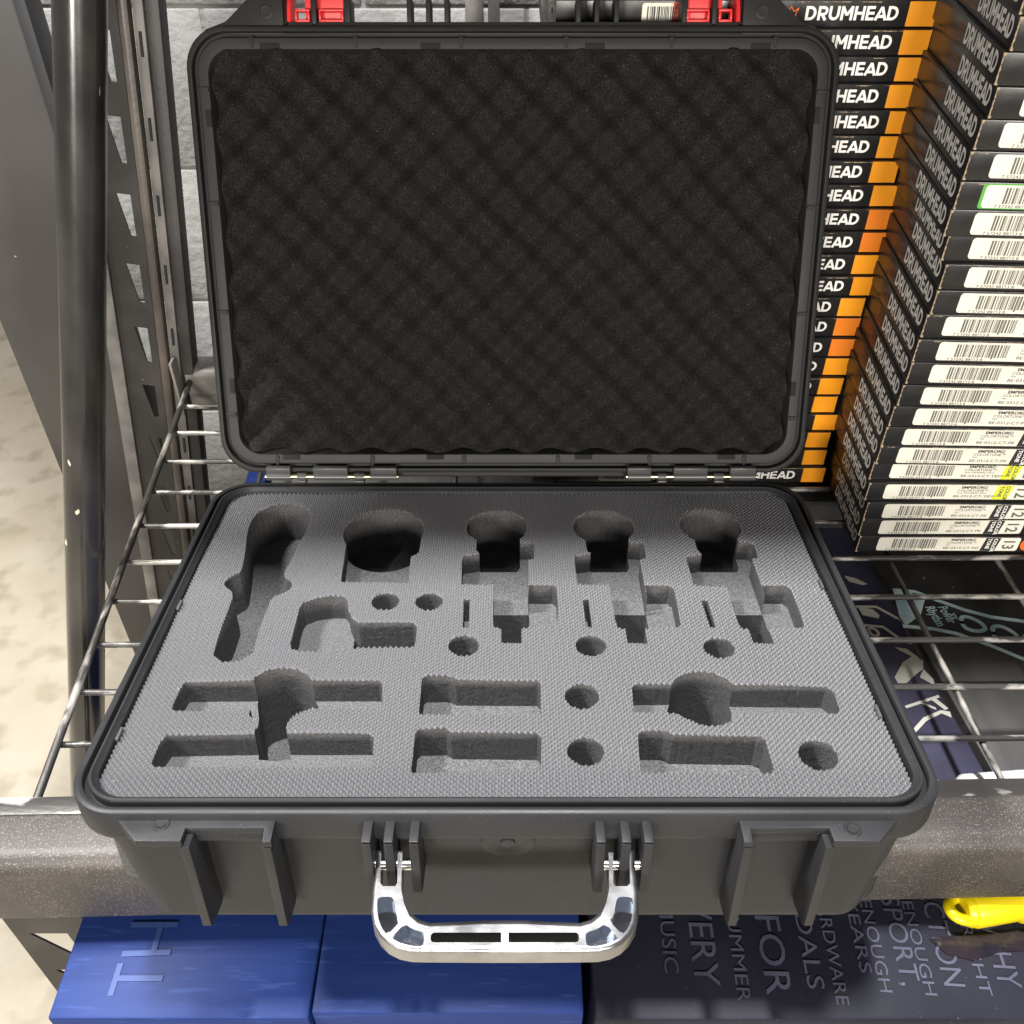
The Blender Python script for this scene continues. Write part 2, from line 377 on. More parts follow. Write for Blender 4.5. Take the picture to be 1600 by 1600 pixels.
# back upright behind the deck
t0 = wy(98, -80, 0.66); b0 = wy(262, 1020, 0.66)
u1, strip, Ti, L = upright('rack_upright', t0 + (t0-b0)*.05, b0 + (b0-t0)*1.2, (1, 0, 0), 'tall dark perforated rack upright with tapered slots, behind the left edge of the wire deck', hole0=.030, w=.040, hw=(.66, .80, .78, .42))
strip('outer_flange', -.016, -.001, -.003, .016, M['upright_grey'])
strip('inner_flange', .0405, .0515, -.004, .010, M['upright_brown'], .004)
strip('return_lip', .0525, .0625, .003, .016, M['upright_grey'])
strip('return_lip', .0630, .0760, .006, .030, M['upright'])
for k in range(14):
    bm = bmesh.new(); z = L - .05 - k*.078; box(bm, .0565, .0590, .0015, .0035, z, z + .022, T=Ti)
    obj('lip_slot', bm, M['gasket'], u1)
# front upright under the beam
t0 = Vector((-0.452, 0.115, -0.205)); b0 = Vector((-0.452, 0.115, FZ))
u2, strip, Ti, L = upright('rack_upright', t0, b0, (1, 0, 0), 'dark scuffed rack upright carrying the front beam, at the lower left beside the blue carton', hole0=.028, w=.070, pitch=.076)
strip('side_plate', .0705, .074, -.002, .060, M['upright'], L1=L-.095)
bm = bmesh.new(); box(bm, .0742, .0752, .03, .042, L-.135, L-.110, T=Ti); obj('square_slot', bm, M['gasket'], u2)

# ================================================================== RACK DECK
DZ = -0.160
deck = empty('wire_deck', (0, 0.12, DZ)); tag(deck, 'worn black wire mesh shelf deck under the case and the carton stacks', 'wire shelf')
dinv = Matrix.Translation((0, -0.12, -DZ))
wires_y = [wz(60, 1164, DZ).y + 0.0512 * k for k in range(-1, 11)]
for k, y in enumerate(wires_y):
    bm = bmesh.new(); sl = 0.008; xl_ = -0.352 - (y - .108) * .052
    cyl(bm, (xl_ - .004, y + sl*xl_ + .003, DZ), (0.80, y + sl*0.80 + .003, DZ), 0.0026, 12)
    bmesh.ops.transform(bm, matrix=dinv, verts=bm.verts[:]); obj('cross_wire', bm, M['wire'], deck)
for k in range(-6, 5):
    x = .3745 + k * .1035
    if x < -.33: continue
    bm = bmesh.new(); cyl(bm, (x + .003, .095, DZ - .0052), (x - .030, .67, DZ - .0052), 0.0026, 12)
    bmesh.ops.transform(bm, matrix=dinv, verts=bm.verts[:]); obj('long_wire', bm, M['wire_y'], deck)
bm = bmesh.new(); tube(bm, [(-.349, .092, DZ - .001), (-.352, .108, DZ + .0052), (-.381, .668, DZ + .0052)], 0.0034, 12)
bmesh.ops.transform(bm, matrix=dinv, verts=bm.verts[:]); obj('long_wire', bm, M['wire_y'], deck)
# front beam (rounded box section)
bt = -0.128
def beam_prof(y0, y1, z0, z1, r):
    return rrect(y0, y1, z0, z1, r, 6)
bm = bmesh.new(); P = rrect(0.050, 0.090, -0.207, bt, [.004, .013, .006, .004], 6)
rings = [[(x, y + x*.022, z) for y, z in P] for x in (-0.75, -0.2, 0.35, 0.9)]
loft(bm, rings, cap0=True, cap1=True)
bf = obj('shelf_beam', bm, M['beam']); tag(bf, 'scuffed grey brown steel front beam of the rack running beneath the case', 'shelf beam')
bm = bmesh.new(); box(bm, -.75, .9, .0915, .106, bt - .012, bt - .006, bev=.001); rot = Matrix.Rotation(.022, 4, 'Z'); bmesh.ops.transform(bm, matrix=rot, verts=bm.verts[:])
obj('back_lip', bm, M['wire'], bf)
# rear beam
bm = bmesh.new(); P = rrect(0.665, 0.70, -.195, -.140, [.004, .010, .006, .004], 5)
loft(bm, [[(x, y, z) for y, z in P] for x in (-.385, .95)], cap0=True, cap1=True)
rb = obj('shelf_beam', bm, M['upright_grey']); tag(rb, 'rear shelf beam seen end on behind the wire deck, left of the lid', 'shelf beam')
bm = bmesh.new(); box(bm, -.3925, -.389, .645, .69, -.19, -.118, bev=.001); 
obj('end_bracket', bm, M['upright_grey'], rb)

# ================================================================== THE CASE
case = empty('hard_case', (0, 0, 0), (R(-TILT), 0, 0))
tag(case, 'open black hard plastic case with cut grey foam insert and silver carry handle', 'case')
CX = -0.0025
X0, X1, Y0, Y1 = -0.2497 + CX, 0.2475 + CX, 0.005, 0.356
def ring(off, z, r, dy0=0, dy1=0):
    return [(x, y, z) for x, y in rrect(X0 + off, X1 - off, Y0 + off + dy0, Y1 - off - dy1, r, 10)]
# profile of the tray, outside bottom -> rim -> groove -> inside
prof = [(.0280,-.1090,.016,.0150),(.0235,-.1083,.020,.0130),(.0215,-.1055,.022,.0115),(.0210,-.1025,.022,.0110),(.0092,-.0340,.026,.0010),(.0085,-.0300,.026,.0005),(.0078,-.0260,.026,0),(.0022,-.0245,.030,0),(.0004,-.0220,.031,0),
        (0,-.0190,.031,0),(0,-.0030,.031,0),(.0006,-.0010,.0305,0),(.0018,-.0002,.030,0),(.0034,0,.029,0),(.0046,-.0004,.028,0),(.0050,-.0012,.0275,0)]
bm = bmesh.new()
rings = [ring(o, z, r, -d) for o, z, r, d in prof]; loft(bm, rings, cap0=True)
rings = [ring(o, z, r) for o, z, r in ((.0050,-.0012,.0275),(.0050,-.0058,.0275),(.0080,-.0058,.025),(.0080,-.0006,.0245),(.0084,.0004,.024),(.0098,.0006,.023),(.0104,-.0002,.0225),(.0128,-.0018,.021),(.0134,-.0060,.020),(.0150,-.100,.018))]
loft(bm, rings, mi=[1,1,1,0,0,0,0,0,0], cap1=True)
bmesh.ops.remove_doubles(bm, verts=bm.verts[:], dist=1e-6)
FLZ0, FLZ1 = -.0115, -.0062
# padlock flange along the front: traced outline, flat, extruded
def fl(px, py): p = cz(px, py, FLZ1); return (p.x, p.y)
yb = Y0 + .006
def flange_half(s):
    pts = [(178,1279),(207,1314),(279,1314),(287,1293),(409,1293),(406,1315),(420,1315),(430,1270)]
    P = [fl(*q) for q in pts]
    P = [(CX + s * (x - CX + .001), y) for x, y in P]
    P += [(P[-1][0], yb), (P[0][0] + s*-1*0.0, yb)]
    return P
for s in (1, -1): prism(bm, flange_half(s), FLZ0, FLZ1, bev=.0009)
# narrow lip in the middle
a = fl(430, 1270); box(bm, a[0] - .001, CX*2 - a[0] + .001, a[1] - .0012, yb, FLZ0 - .0045, FLZ1 - .0004, bev=.0008)
shell = obj('base_shell', bm, [M['shell'], M['gasket']], case)
for fx in (-.18, .18):
    for fy, h_ in ((.085, .0075), (.315, .0062)):
        bm = bmesh.new(); cyl(bm, (fx, fy, -.1092 - h_), (fx, fy, -.1088), .011, 20); obj('foot', bm, M['gasket'], case)
# boss holes in the flange
for s, (px, py) in ((1, (252,1288)), (-1, (1332,1297))):
    p = cz(px, py, FLZ1); bm = bmesh.new()
    lathe(bm, [(0,.0052),(.0009,.0044),(.0011,.0032),(.0009,.0027),(-.0010,.0026)], (p.x, p.y, FLZ1 - .0004), (0,0,1), 24)
    cyl(bm, (p.x, p.y, FLZ1 + .0006), (p.x, p.y, FLZ1 + .0008), .0026, 20, mi=1)
    obj('padlock_hole', bm, [M['shell'], M['gasket']], case)
# ribs
def rib(x, t, yf, zt, zb, yback=.024, chin=.018, rise=.012):
    bm = bmesh.new()
    P = [(yf, zt), (yf, zb + rise*.3), (yf + .003, zb), (yf + chin, zb - .004), (yback + .012, zb + .004), (yback, zt)]
    prism(bm, P, x - t/2, x + t/2, bev=.0006, T=Matrix(((0,0,1,0),(1,0,0,0),(0,1,0,0),(0,0,0,1))))
    obj('rib', bm, M['shell'], case)
ribx = [cz(284,1316,FLZ1).x, cz(413,1316,FLZ1).x]
yf = cz(284,1315,FLZ1).y
for s in (1, -1):
    for x in ribx: rib(CX + s*(x - CX), .0052, yf + .0002, FLZ0 - .0002, -.0865, chin=.020)
# raised corner pads on the front wall
for s in (1, -1):
    bm = bmesh.new(); xa = ribx[0]
    P = [(xa - .0035, -.016), (xa - .0245, -.016), (xa - .026, -.03), (xa - .021, -.060), (xa - .0035, -.060)]
    P = [(CX + s*(x - CX), z) for x, z in P]
    Tm = Matrix(((1,0,0,0),(0,.13,-1,.0125),(0,1,0,0),(0,0,0,1)))
# under-lip bars in the latch bays
for s in (1, -1):
    xa, xb = sorted((CX + s*(ribx[0] - CX), CX + s*(ribx[1] - CX)))
    bm = bmesh.new(); box(bm, xa + .0026, xb - .0026, cz(340,1293,FLZ1).y + .0008, .018, FLZ0 - .0075, FLZ0 - .0004, bev=.0008)
    mid = (xa + xb)/2; box(bm, mid - .012, mid + .006, .006, .020, FLZ0 - .0115, FLZ0 - .008, bev=.0008)
    obj('latch_bar', bm, M['shell'], case)
# handle ribs (three per side)
hr = []
for px in (571, 606, 646):
    x = cz(px, 1314, FLZ1).x
    for s in (1, -1): hr.append(CX + s*(x - CX)*1.0)
for x in hr:
    bm = bmesh.new(); zb = -.050
    P = [(yf - .0005, FLZ0 + .003), (yf - .0005, zb), (yf + .006, zb - .004), (.024, zb - .008), (.024, FLZ0 + .003)]
    prism(bm, P, x - .0026, x + .0026, bev=.0006, T=Matrix(((0,0,1,0),(1,0,0,0),(0,1,0,0),(0,0,0,1))))
    box(bm, x - .0026, x + .0026, yf, .010, FLZ0 + .0035, FLZ1 - .0003, bev=.0006)
    obj('handle_rib', bm, M['shell'], case)
# moulded boss in the middle of the front wall
bm = bmesh.new(); 
nY = Vector((0, -1, -.15)).normalized(); oc = Vector((CX + .0, .0128, -.0345))
lathe(bm, [(-.004,.0155),(.0008,.0155),(.0012,.0148),(.0010,.0085),(.0004,.0070),(.0002,.0045),(.0012,.0040),(.0014,.0001)], oc, nY, 36)
obj('moulded_boss', bm, M['shell'], case)
# side catches on the left and right rim
for s, yy in ((1, .10), (1, .066), (-1, .125), (-1, .052)):
    bm = bmesh.new(); xe = X0 if s == 1 else X1
    box(bm, xe - (.003 if s == 1 else 0.0), xe + (.003 if s == -1 else 0), yy, yy + .014, -.020, -.006, bev=.001); obj('side_catch', bm, M['shell'], case)
# little windows moulded into the inner ledge
for (x, y, w_, d_) in ((-.2355, .066, .0018, .010), (.2305, .085, .0018, .010), (-.09, .0165, .014, .0016), (.075, .0165, .014, .0016), (-.2355,.19,.0018,.010), (.2305,.215,.0018,.010)):
    bm = bmesh.new(); box(bm, x - w_/2 + CX, x + w_/2 + CX, y - d_/2, y + d_/2, -.004, -.0015, bev=.0003); obj('ledge_mark', bm, M['hinge'], case)

# ------------------------------------------------------------------ foam insert
ZF = -.0035
FX0, FX1, FY0, FY1 = X0 + .0140, X1 - .0150, Y0 + .0135, Y1 - .0105
p = .0037 / 2; hgt = .0021
nx = int((FX1 - FX0 + .01) / p); ny = int((FY1 - FY0 + .01) / p)
bm = bmesh.new()
G = [[None]*(ny+1) for _ in range(nx+1)]
for i in range(nx+1):
    for j in range(ny+1):
        x = FX0 - .005 + i*p; y = FY0 - .005 + j*p
        und = .0006*math.sin(x*23+1)*math.cos(y*31) + .0004*math.sin(x*61+y*40)
        jx = .00012*math.sin(i*12.9898 + j*78.233)
        G[i][j] = bm.verts.new((x + jx, y + jx*.6, ZF - hgt + (hgt*(1 + .07*math.sin(i*7.13 + j*3.7)) if (i+j) % 2 else 0) + und))
for i in range(nx):
    for j in range(ny):
        a, b, c, d = G[i][j], G[i+1][j], G[i+1][j+1], G[i][j+1]
        if (i+j) % 2 == 0: bm.faces.new((a, b, c)); bm.faces.new((a, c, d))
        else: bm.faces.new((a, b, d)); bm.faces.new((b, c, d))
bd = [G[i][0] for i in range(nx+1)] + [G[nx][j] for j in range(1, ny+1)] + [G[i][ny] for i in range(nx-1, -1, -1)] + [G[0][j] for j in range(ny-1, 0, -1)]
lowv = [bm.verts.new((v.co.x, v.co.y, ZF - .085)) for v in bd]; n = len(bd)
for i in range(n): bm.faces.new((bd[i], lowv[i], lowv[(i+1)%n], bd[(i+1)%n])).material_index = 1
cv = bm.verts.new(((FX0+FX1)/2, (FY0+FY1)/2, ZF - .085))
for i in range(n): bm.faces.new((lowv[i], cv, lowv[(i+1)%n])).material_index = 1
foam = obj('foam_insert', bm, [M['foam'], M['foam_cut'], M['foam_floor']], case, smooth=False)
foam.parent = None
cuts = []
def cutter(P, depth, op='DIFFERENCE', jag=0.00011, fl_=2):
    P = ccw(P)
    # resample and roughen the knife line
    Q = []
    for i in range(len(P)):
        a = Vector(P[i]); b = Vector(P[(i+1) % len(P)]); k = max(1, int((b-a).length / .0022))
        nrm = Vector((-(b-a).y, (b-a).x)); nrm = nrm.normalized() if nrm.length > 0 else nrm
        for q in range(k):
            c = a + (b-a)*q/k; Q.append(tuple(c + nrm * random.uniform(-jag, jag)))
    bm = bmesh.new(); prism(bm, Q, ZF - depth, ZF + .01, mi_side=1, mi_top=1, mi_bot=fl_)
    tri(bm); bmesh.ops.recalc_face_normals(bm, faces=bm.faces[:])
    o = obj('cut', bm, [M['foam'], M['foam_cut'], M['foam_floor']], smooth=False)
    cuts.append((o, op))
REG = {3:(300,600,3.81), 4:(660,600,3.81), 5:(960,700,3.81), 6:(180,960,3.478), 7:(560,1000,3.077), 8:(940,1000,2.963), 0:(0,0,1)}
def T_(reg, pts, z=ZF):
    ox, oy, s = REG[reg]
    return [tuple(cz(ox + a/s, oy + b/s, z)[:2]) for a, b in pts]
def circ(c, r, n=28, ry=None):
    return [(c[0] + r*math.cos(2*math.pi*i/n), c[1] + (ry or r)*math.sin(2*math.pi*i/n)) for i in range(n)]
# outer rounded outline
bm = bmesh.new(); prism(bm, rrect(FX0, FX1, FY0, FY1, [.020,.020,.011,.014], 8), ZF - .072, ZF + .01, mi_side=1); tri(bm); bmesh.ops.recalc_face_normals(bm, faces=bm.faces[:])
cuts.append((obj('cut', bm, [M['foam'], M['foam_cut'], M['foam_floor']], smooth=False), 'INTERSECT'))
# A: long pistol-shaped pocket
cutter(smooth_poly(T_(3, [(560,708),(470,716),(395,748),(350,800),(325,870),(320,940),(310,1020),(292,1110),(250,1132),(195,1165),(190,1205),(250,1238),(215,1340),(155,1490),(112,1645),(350,1640),(400,1450),(450,1330),(470,1262),(540,1232),(590,1205),(592,1165),(545,1140),(550,1100),(595,1030),(640,935),(685,870),(708,800),(692,742),(640,715)]), 1), .037)
# B: round pocket over a shallow square one
cutter(smooth_poly(T_(3, [(925,900),(900,1060),(885,1170),(1290,1172),(1302,1020),(1348,1000),(1370,900)]), 0), .017)
pc = cz(300+1142/3.81, 600+870/3.81, ZF); cutter(circ((pc.x, pc.y - .0015), .0322), .043, fl_=1)
# C, D, E: three mushroom pockets, the same cut repeated
body = T_(4, [(320,1010),(245,1020),(235,1040),(232,1185),(420,1195),(420,1300),(632,1300),(628,1035),(665,1030),(668,950),(650,935),(560,935)])
deep = smooth_poly(T_(4, [(420,1262),(420,1400),(425,1440),(470,1450),(470,1532),(590,1536),(590,1450),(640,1445),(638,1262)]), 0)
right = T_(4, [(632,1190),(775,1190),(800,1208),(806,1300),(805,1430),(790,1442),(632,1442)])
hc = cz(660+443/3.81, 600+845/3.81, ZF)
neck = T_(4, [(322,880),(320,985),(345,1010),(565,1010),(582,985),(580,880)])
slot = T_(4, [(245,1275),(282,1275),(276,1440),(240,1440)])
step = .0862
for k in range(3):
    dx = k * step
    sh = lambda P: [(x + dx, y) for x, y in P]
    cutter(sh(body), .018); cutter(sh(deep), .045); cutter(sh(right), .019)
    cutter(circ((hc.x + dx, hc.y), .0245), .042, fl_=1); cutter(sh(neck), .0422, fl_=1); cutter(sh(slot), .022)
# small round holes
for reg, x, y, r in ((3,1150,1285,.0100),(3,1410,1285,.0100),(4,245,1548,.0105),(4,1003,1550,.0105),(5,623,1185,.0105),(7,1075,262,.0110),(7,1093,527,.0110),(8,1004,527,.0115)):
    ox, oy, s = REG[reg]; q = cz(ox + x/s, oy + y/s, ZF); cutter(circ((q.x, q.y), r, 22), .034)
# F: swept pocket
cutter(T_(0, [(467,948),(472,939),(490,932),(515,928),(536,929),(543,937),(544,950),(551,965),(562,972),(640,972),(648,1008),(560,1010),(500,1016),(470,1016),(455,1012),(453,1003)]), .023)
cutter(T_(0, [(549,962),(560,970),(645,970),(652,977),(649,1003),(642,1010),(565,1010),(550,1000),(546,985)]), .046)
# G: double bar with a blob in the middle
cutter(smooth_poly(T_(6, [(375,355),(750,352),(1100,352),(1430,352),(1450,370),(1450,505),(1100,508),(320,512),(300,505),(345,400)]), 0), .020)
cutter(smooth_poly(T_(6, [(275,648),(740,640),(1380,640),(1404,660),(1398,820),(900,822),(215,822),(192,808),(235,700)]), 0), .0202)
cutter(smooth_poly(T_(6, [(745,350),(780,315),(860,290),(940,286),(1010,300),(1065,340),(1095,400),(1112,500),(1040,512),(960,555),(930,590),(925,640),(760,640),(752,570),(728,545),(722,528),(760,475)]), 1), .066)
cutter(T_(6, [(757,600),(928,600),(934,664),(845,672),(752,664)]), .0664)
# H, I, J, K
cutter(T_(7, [(305,180),(320,168),(430,166),(470,182),(860,185),(877,202),(877,340),(862,350),(300,352),(290,345)]), .025)
cutter(T_(7, [(272,440),(290,420),(420,418),(447,436),(860,440),(880,460),(878,600),(860,622),(262,628),(253,618)]), .0252)
cutter(T_(8, [(140,215),(155,197),(320,196),(620,205),(1040,210),(1075,232),(1104,312),(1095,336),(620,342),(150,328)]), .0203)
cutter(smooth_poly(T_(8, [(312,240),(330,180),(370,152),(430,141),(490,142),(560,162),(618,205),(622,310),(642,352),(600,372),(540,392),(470,388),(400,362),(345,328),(306,318)]), 1), .060)
cutter(T_(8, [(168,432),(188,415),(290,415),(330,432),(720,438),(760,455),(800,588),(785,607),(195,610),(180,600)]), .027)
booleans(foam, cuts)
foam.parent = case

# ------------------------------------------------------------------ handle
PH = Vector((0, -.004, -.0285)); da = R(4)
hy = Vector((0, -math.cos(da), -math.sin(da))); hn = Vector((0, -math.sin(da), math.cos(da)))
def hp(x, y):                       # region-7 pixel -> handle-plane coordinates (a along X, b outwards)
    q = cplane(560 + x/3.077, 1000 + y/3.077, PH, hn) - PH
    return (q.x, q.dot(hy))
hx = (hp(58,1320)[0] + hp(1352,1320)[0]) / 2
def sym(L_):                         # left half px list -> closed symmetric outline
    P = [hp(*q) for q in L_]
    return P + [(2*hx - a, b) for a, b in P[::-1]]
outer = sym([(84,1005),(80,1100),(66,1200),(60,1300),(72,1370),(100,1420),(140,1458),(190,1482),(250,1494),(330,1496),(600,1498)])
inner = sym([(214,985),(208,1100),(206,1200),(220,1245),(248,1290),(290,1322),(345,1338),(460,1333),(600,1326)])
Th = frame(PH, (1,0,0), hy)          # local z points DOWN (x cross hy); top face at z=0
def hobj(P, z0, z1, bev=0, mi=0):
    bm = bmesh.new(); prism(bm, P, z0, z1, bev=bev, mi_side=mi, mi_top=mi, mi_bot=mi); tri(bm)
    bmesh.ops.recalc_face_normals(bm, faces=bm.faces[:]); return obj('cut', bm, [M['chrome'], M['chrome_pocket'], M['slot']], smooth=False)
def ringed(P, prof_, mi=0):          # stacked insets: (inset, z)
    bm = bmesh.new(); P = ccw(P); V = [[bm.verts.new((x, y, z)) for x, y in (inset(P, d) if d > 0 else P)] for d, z in prof_]; n = len(P)
    for A, B in zip(V, V[1:]):
        for i in range(n): bm.faces.new((A[i], A[(i+1)%n], B[(i+1)%n], B[i])).material_index = mi
    bm.faces.new(V[0][::-1]); bm.faces.new(V[-1]); tri(bm); bmesh.ops.recalc_face_normals(bm, faces=bm.faces[:])
    return obj('cut', bm, [M['chrome'], M['chrome_pocket'], M['slot']], smooth=False)
q_ = [(math.cos(R(a)), math.sin(R(a))) for a in range(0, 91, 15)]
hd = ringed(outer, [(.0026*(1-s_), -.0005 + .0026*(1-c_)) for c_, s_ in q_][:] + [(.0045*(1-c_), .0150 - .0045*(1-s_)) for c_, s_ in q_])
bmx = max(b for a, b in inner)
def grip(P, d): return [(a, b + d * min(1, max(0, (b - bmx*.55)/(bmx*.3)))) for a, b in P]
bm = bmesh.new(); V = []; inn = ccw(inner)
for d, z in [(.0050, -.01)] + [(.0050*(1-s_), -.0002 + .0085*(1-c_)) for c_, s_ in q_] + [(0, .03)]:
    V.append([bm.verts.new((x, y, z)) for x, y in grip(inn, d)])
for A, B in zip(V, V[1:]):
    for i in range(len(inn)): bm.faces.new((A[i], A[(i+1)%len(inn)], B[(i+1)%len(inn)], B[i]))
bm.faces.new(V[0][::-1]); bm.faces.new(V[-1]); tri(bm); bmesh.ops.recalc_face_normals(bm, faces=bm.faces[:])
c1 = obj('cut', bm, [M['chrome'], M['chrome_pocket'], M['slot']], smooth=False)
cl = [c1]
cl.append(hobj([(2*hx - inner[0][0] , -.03), (inner[0][0], -.03), (inner[0][0], inner[0][1] + .002), (2*hx - inner[0][0], inner[0][1] + .002)], -.011, .031))
for s in (1, -1):
    mir = lambda P: [((2*hx - a) if s < 0 else a, b) for a, b in P]
    cl.append(hobj(mir([hp(110,960), hp(108,1100), hp(105,1170), hp(118,1186), hp(178,1186), hp(187,1170), hp(188,1100), hp(190,960)]), -.012, .032))
    A = smooth_poly([hp(90,1250), hp(105,1238), hp(158,1236), hp(172,1255), hp(182,1330), hp(205,1352), hp(140,1420), hp(112,1388), hp(92,1330)], 1)
    B = smooth_poly([hp(222,1366), hp(260,1392), hp(312,1408), hp(318,1425), hp(312,1470), hp(295,1478), hp(230,1470), hp(180,1450), hp(160,1432)], 1)
    cl.append(hobj(mir(A), -.01, .0070, mi=1)); cl.append(hobj(mir(B), -.01, .0070, mi=1))
    C_ = [hp(348,1424), hp(354,1413), hp(366,1409), hp(686,1409), hp(686,1456), hp(364,1456), hp(352,1452), hp(347,1442)]
    cl.append(hobj(mir(C_), -.01, .0105, mi=2))
booleans(hd, cl)
hd.name = 'handle'; hd.data.name = 'handle'; hd.data.transform(Th); hd.parent = case; resmooth(hd, 24)
hl = (Th.to_3x3() @ Vector((0, 0, 1))).normalized()
for f_ in hd.data.polygons:
    if abs(f_.normal.dot(hl)) > .9995: f_.use_smooth = False
for s in (1, -1):
    xs = [CX + s*(cz(px, 1314, FLZ1).x - CX) for px in (571, 646)]
    bm = bmesh.new(); cyl(bm, (min(xs), -.0030, -.0335), (max(xs), -.0030, -.0335), .0032, 24); obj('handle_pin', bm, M['pin'], case)

# ------------------------------------------------------------------ lid
PHI = math.atan2(.097, .335)
LB = Vector((CX + .0033, .3635, .0035)); lv = Vector((0, math.sin(PHI), math.cos(PHI))); lw = Vector((0, -math.cos(PHI), math.sin(PHI)))
TL = frame(LB, (1,0,0), lv)          # local (u, v, w): w towards the viewer
LH = .351
def lp(px, py):
    q = cplane(px, py, LB, lw) - LB; return (q.x, q.dot(lv))
def lring(off, w, r): return [(x, y, w) for x, y in rrect(-.2510 + off, .2510 - off, off, LH - off, r, 10)]
bm = bmesh.new()
loft(bm, [lring(o, w, r) for o, w, r in ((.040,-.032,.010),(.026,-.031,.016),(.021,-.029,.02),(.0090,-.021,.026),(.0085,-.0170,.026),(.0020,-.0165,.030),(0,-.014,.031),(0,-.003,.031),(.0006,-.001,.0305),(.002,0,.03),(.0042,0,.0285),(.0048,-.0012,.028))], cap0=True)
loft(bm, [lring(o, w, r) for o, w, r in ((.0048,-.0012,.028),(.0050,-.006,.0275),(.0082,-.006,.025),(.0084,-.0014,.0245),(.0090,-.0006,.024),(.0100,-.0004,.023),(.0165,-.0012,.019),(.0175,-.0040,.0185),(.0200,-.026,.016))], mi=[1,1,1,0,0,0,0,0], cap1=True)
bmesh.ops.remove_doubles(bm, verts=bm.verts[:], dist=1e-6)
# top flange of the lid with chamfered corners (mirror of the base flange)
F0, F1 = -.0105, -.0052
vt = LH - .006; ve = LH + .0205
for s in (1, -1):
    P = [lp(316,44), lp(349,31), lp(378,0), lp(392,-14)]
    P = [(s*(x), y) for x, y in P]
    xe = abs(lp(439, 10)[0])
    P += [(s*-xe, ve), (s*-xe, vt), (P[0][0], vt)]
    prism(bm, P, F0, F1, bev=.0008)
box(bm, -.172, .172, vt, LH + .0030, F0 - .003, F1 - .0004, bev=.0008)
# back half of the hinge leaf
box(bm, -.21, .21, -.0045, .004, -.0125, -.006, bev=.0008)
bmesh.ops.transform(bm, matrix=TL, verts=bm.verts[:])
obj('lid_shell', bm, [M['shell_lid'], M['gasket']], case)
def lobj(name, bm, m):
    bmesh.ops.transform(bm, matrix=TL, verts=bm.verts[:]); return obj(name, bm, m, case)
for px in (413, 1195):
    a, b = lp(px, 15.5); bm = bmesh.new()
    lathe(bm, [(0,.0060),(.0006,.0052),(.0010,.0036),(.0008,.0030),(-.0010,.0029)], (a, b, F1 - .0004), (0,0,1), 24)
    cyl(bm, (a, b, F1 + .0003), (a, b, F1 + .0006), .0030, 20, mi=1)
    lobj('padlock_hole', bm, [M['shell_lid'], M['gasket']])
# lid ribs, seen end on
for px, t in ((540,.0048),(638,.0036),(668,.0036),(697,.0036),(905,.0036),(934,.0036),(965,.0036),(1073,.0040)):
    a, b = lp(px, 20); bm = bmesh.new(); box(bm, a - t/2, a + t/2, vt + .004, ve, -.029, F1 - .001, bev=.0006); lobj('rib', bm, M['shell_lid'])
for s in (1, -1):
    a = abs(lp(439, 10)[0]) + .001; bm = bmesh.new(); box(bm, min(s*a, s*(a-.002)), max(s*a, s*(a-.002)), vt + .004, ve, -.029, F0 - .0004, bev=.0005); lobj('rib', bm, M['shell_lid'])
# small moulded notches along the ledge and groove
def notch(u, v, horiz):
    bm = bmesh.new(); L_, w_ = .0080, .0011
    if horiz: box(bm, u - w_, u + w_, v - L_/2, v + L_/2, -.0075, .0004, bev=.0003); box(bm, u - .0018, u + .0018, v - .001, v + .0035, -.0075, .0002, bev=.0003)
    else: box(bm, u - L_/2, u + L_/2, v - w_, v + w_, -.0075, .0004, bev=.0003); box(bm, u + (.0 if u < 0 else -.0042), u + (.0042 if u < 0 else 0), v - .0022, v + .0014, -.0075, .0002, bev=.0003)
    lobj('ledge_notch', bm, M['gasket'])
for px in (392,555,720,885,1050,1213): a, b = lp(px, 60); notch(a, LH - .0118, True)
for px in (433,582,725,872,1015,1163): a, b = lp(px, 716); notch(a, .0118, True)
for py in (138,317,487,647): a, b = lp(320, py); notch(-.2510 + .0118, b, False)
for py in (143,323,490,653): a, b = lp(1290, py); notch(.2510 - .0118, b, False)
for (px, py, horiz) in ((420,60,1),(672,60,1),(930,60,1),(1190,62,1),(455,712,1),(680,713,1),(912,714,1),(1135,714,1),(327,185,0),(360,603,0),(1240,608,0),(1285,180,0)):
    a, b = lp(px, py); bm = bmesh.new()
    if horiz: v = LH - .0145 if py < 300 else .0145; box(bm, a - .0075, a + .0075, v - .0022, v + .0022, -.003, -.0002, bev=.0003)
    else: u = -.2510 + .0145 if px < 800 else .2510 - .0145; box(bm, u - .0022, u + .0022, b - .006, b + .006, -.003, -.0002, bev=.0003)
    lobj('ledge_mark', bm, M['mark'])
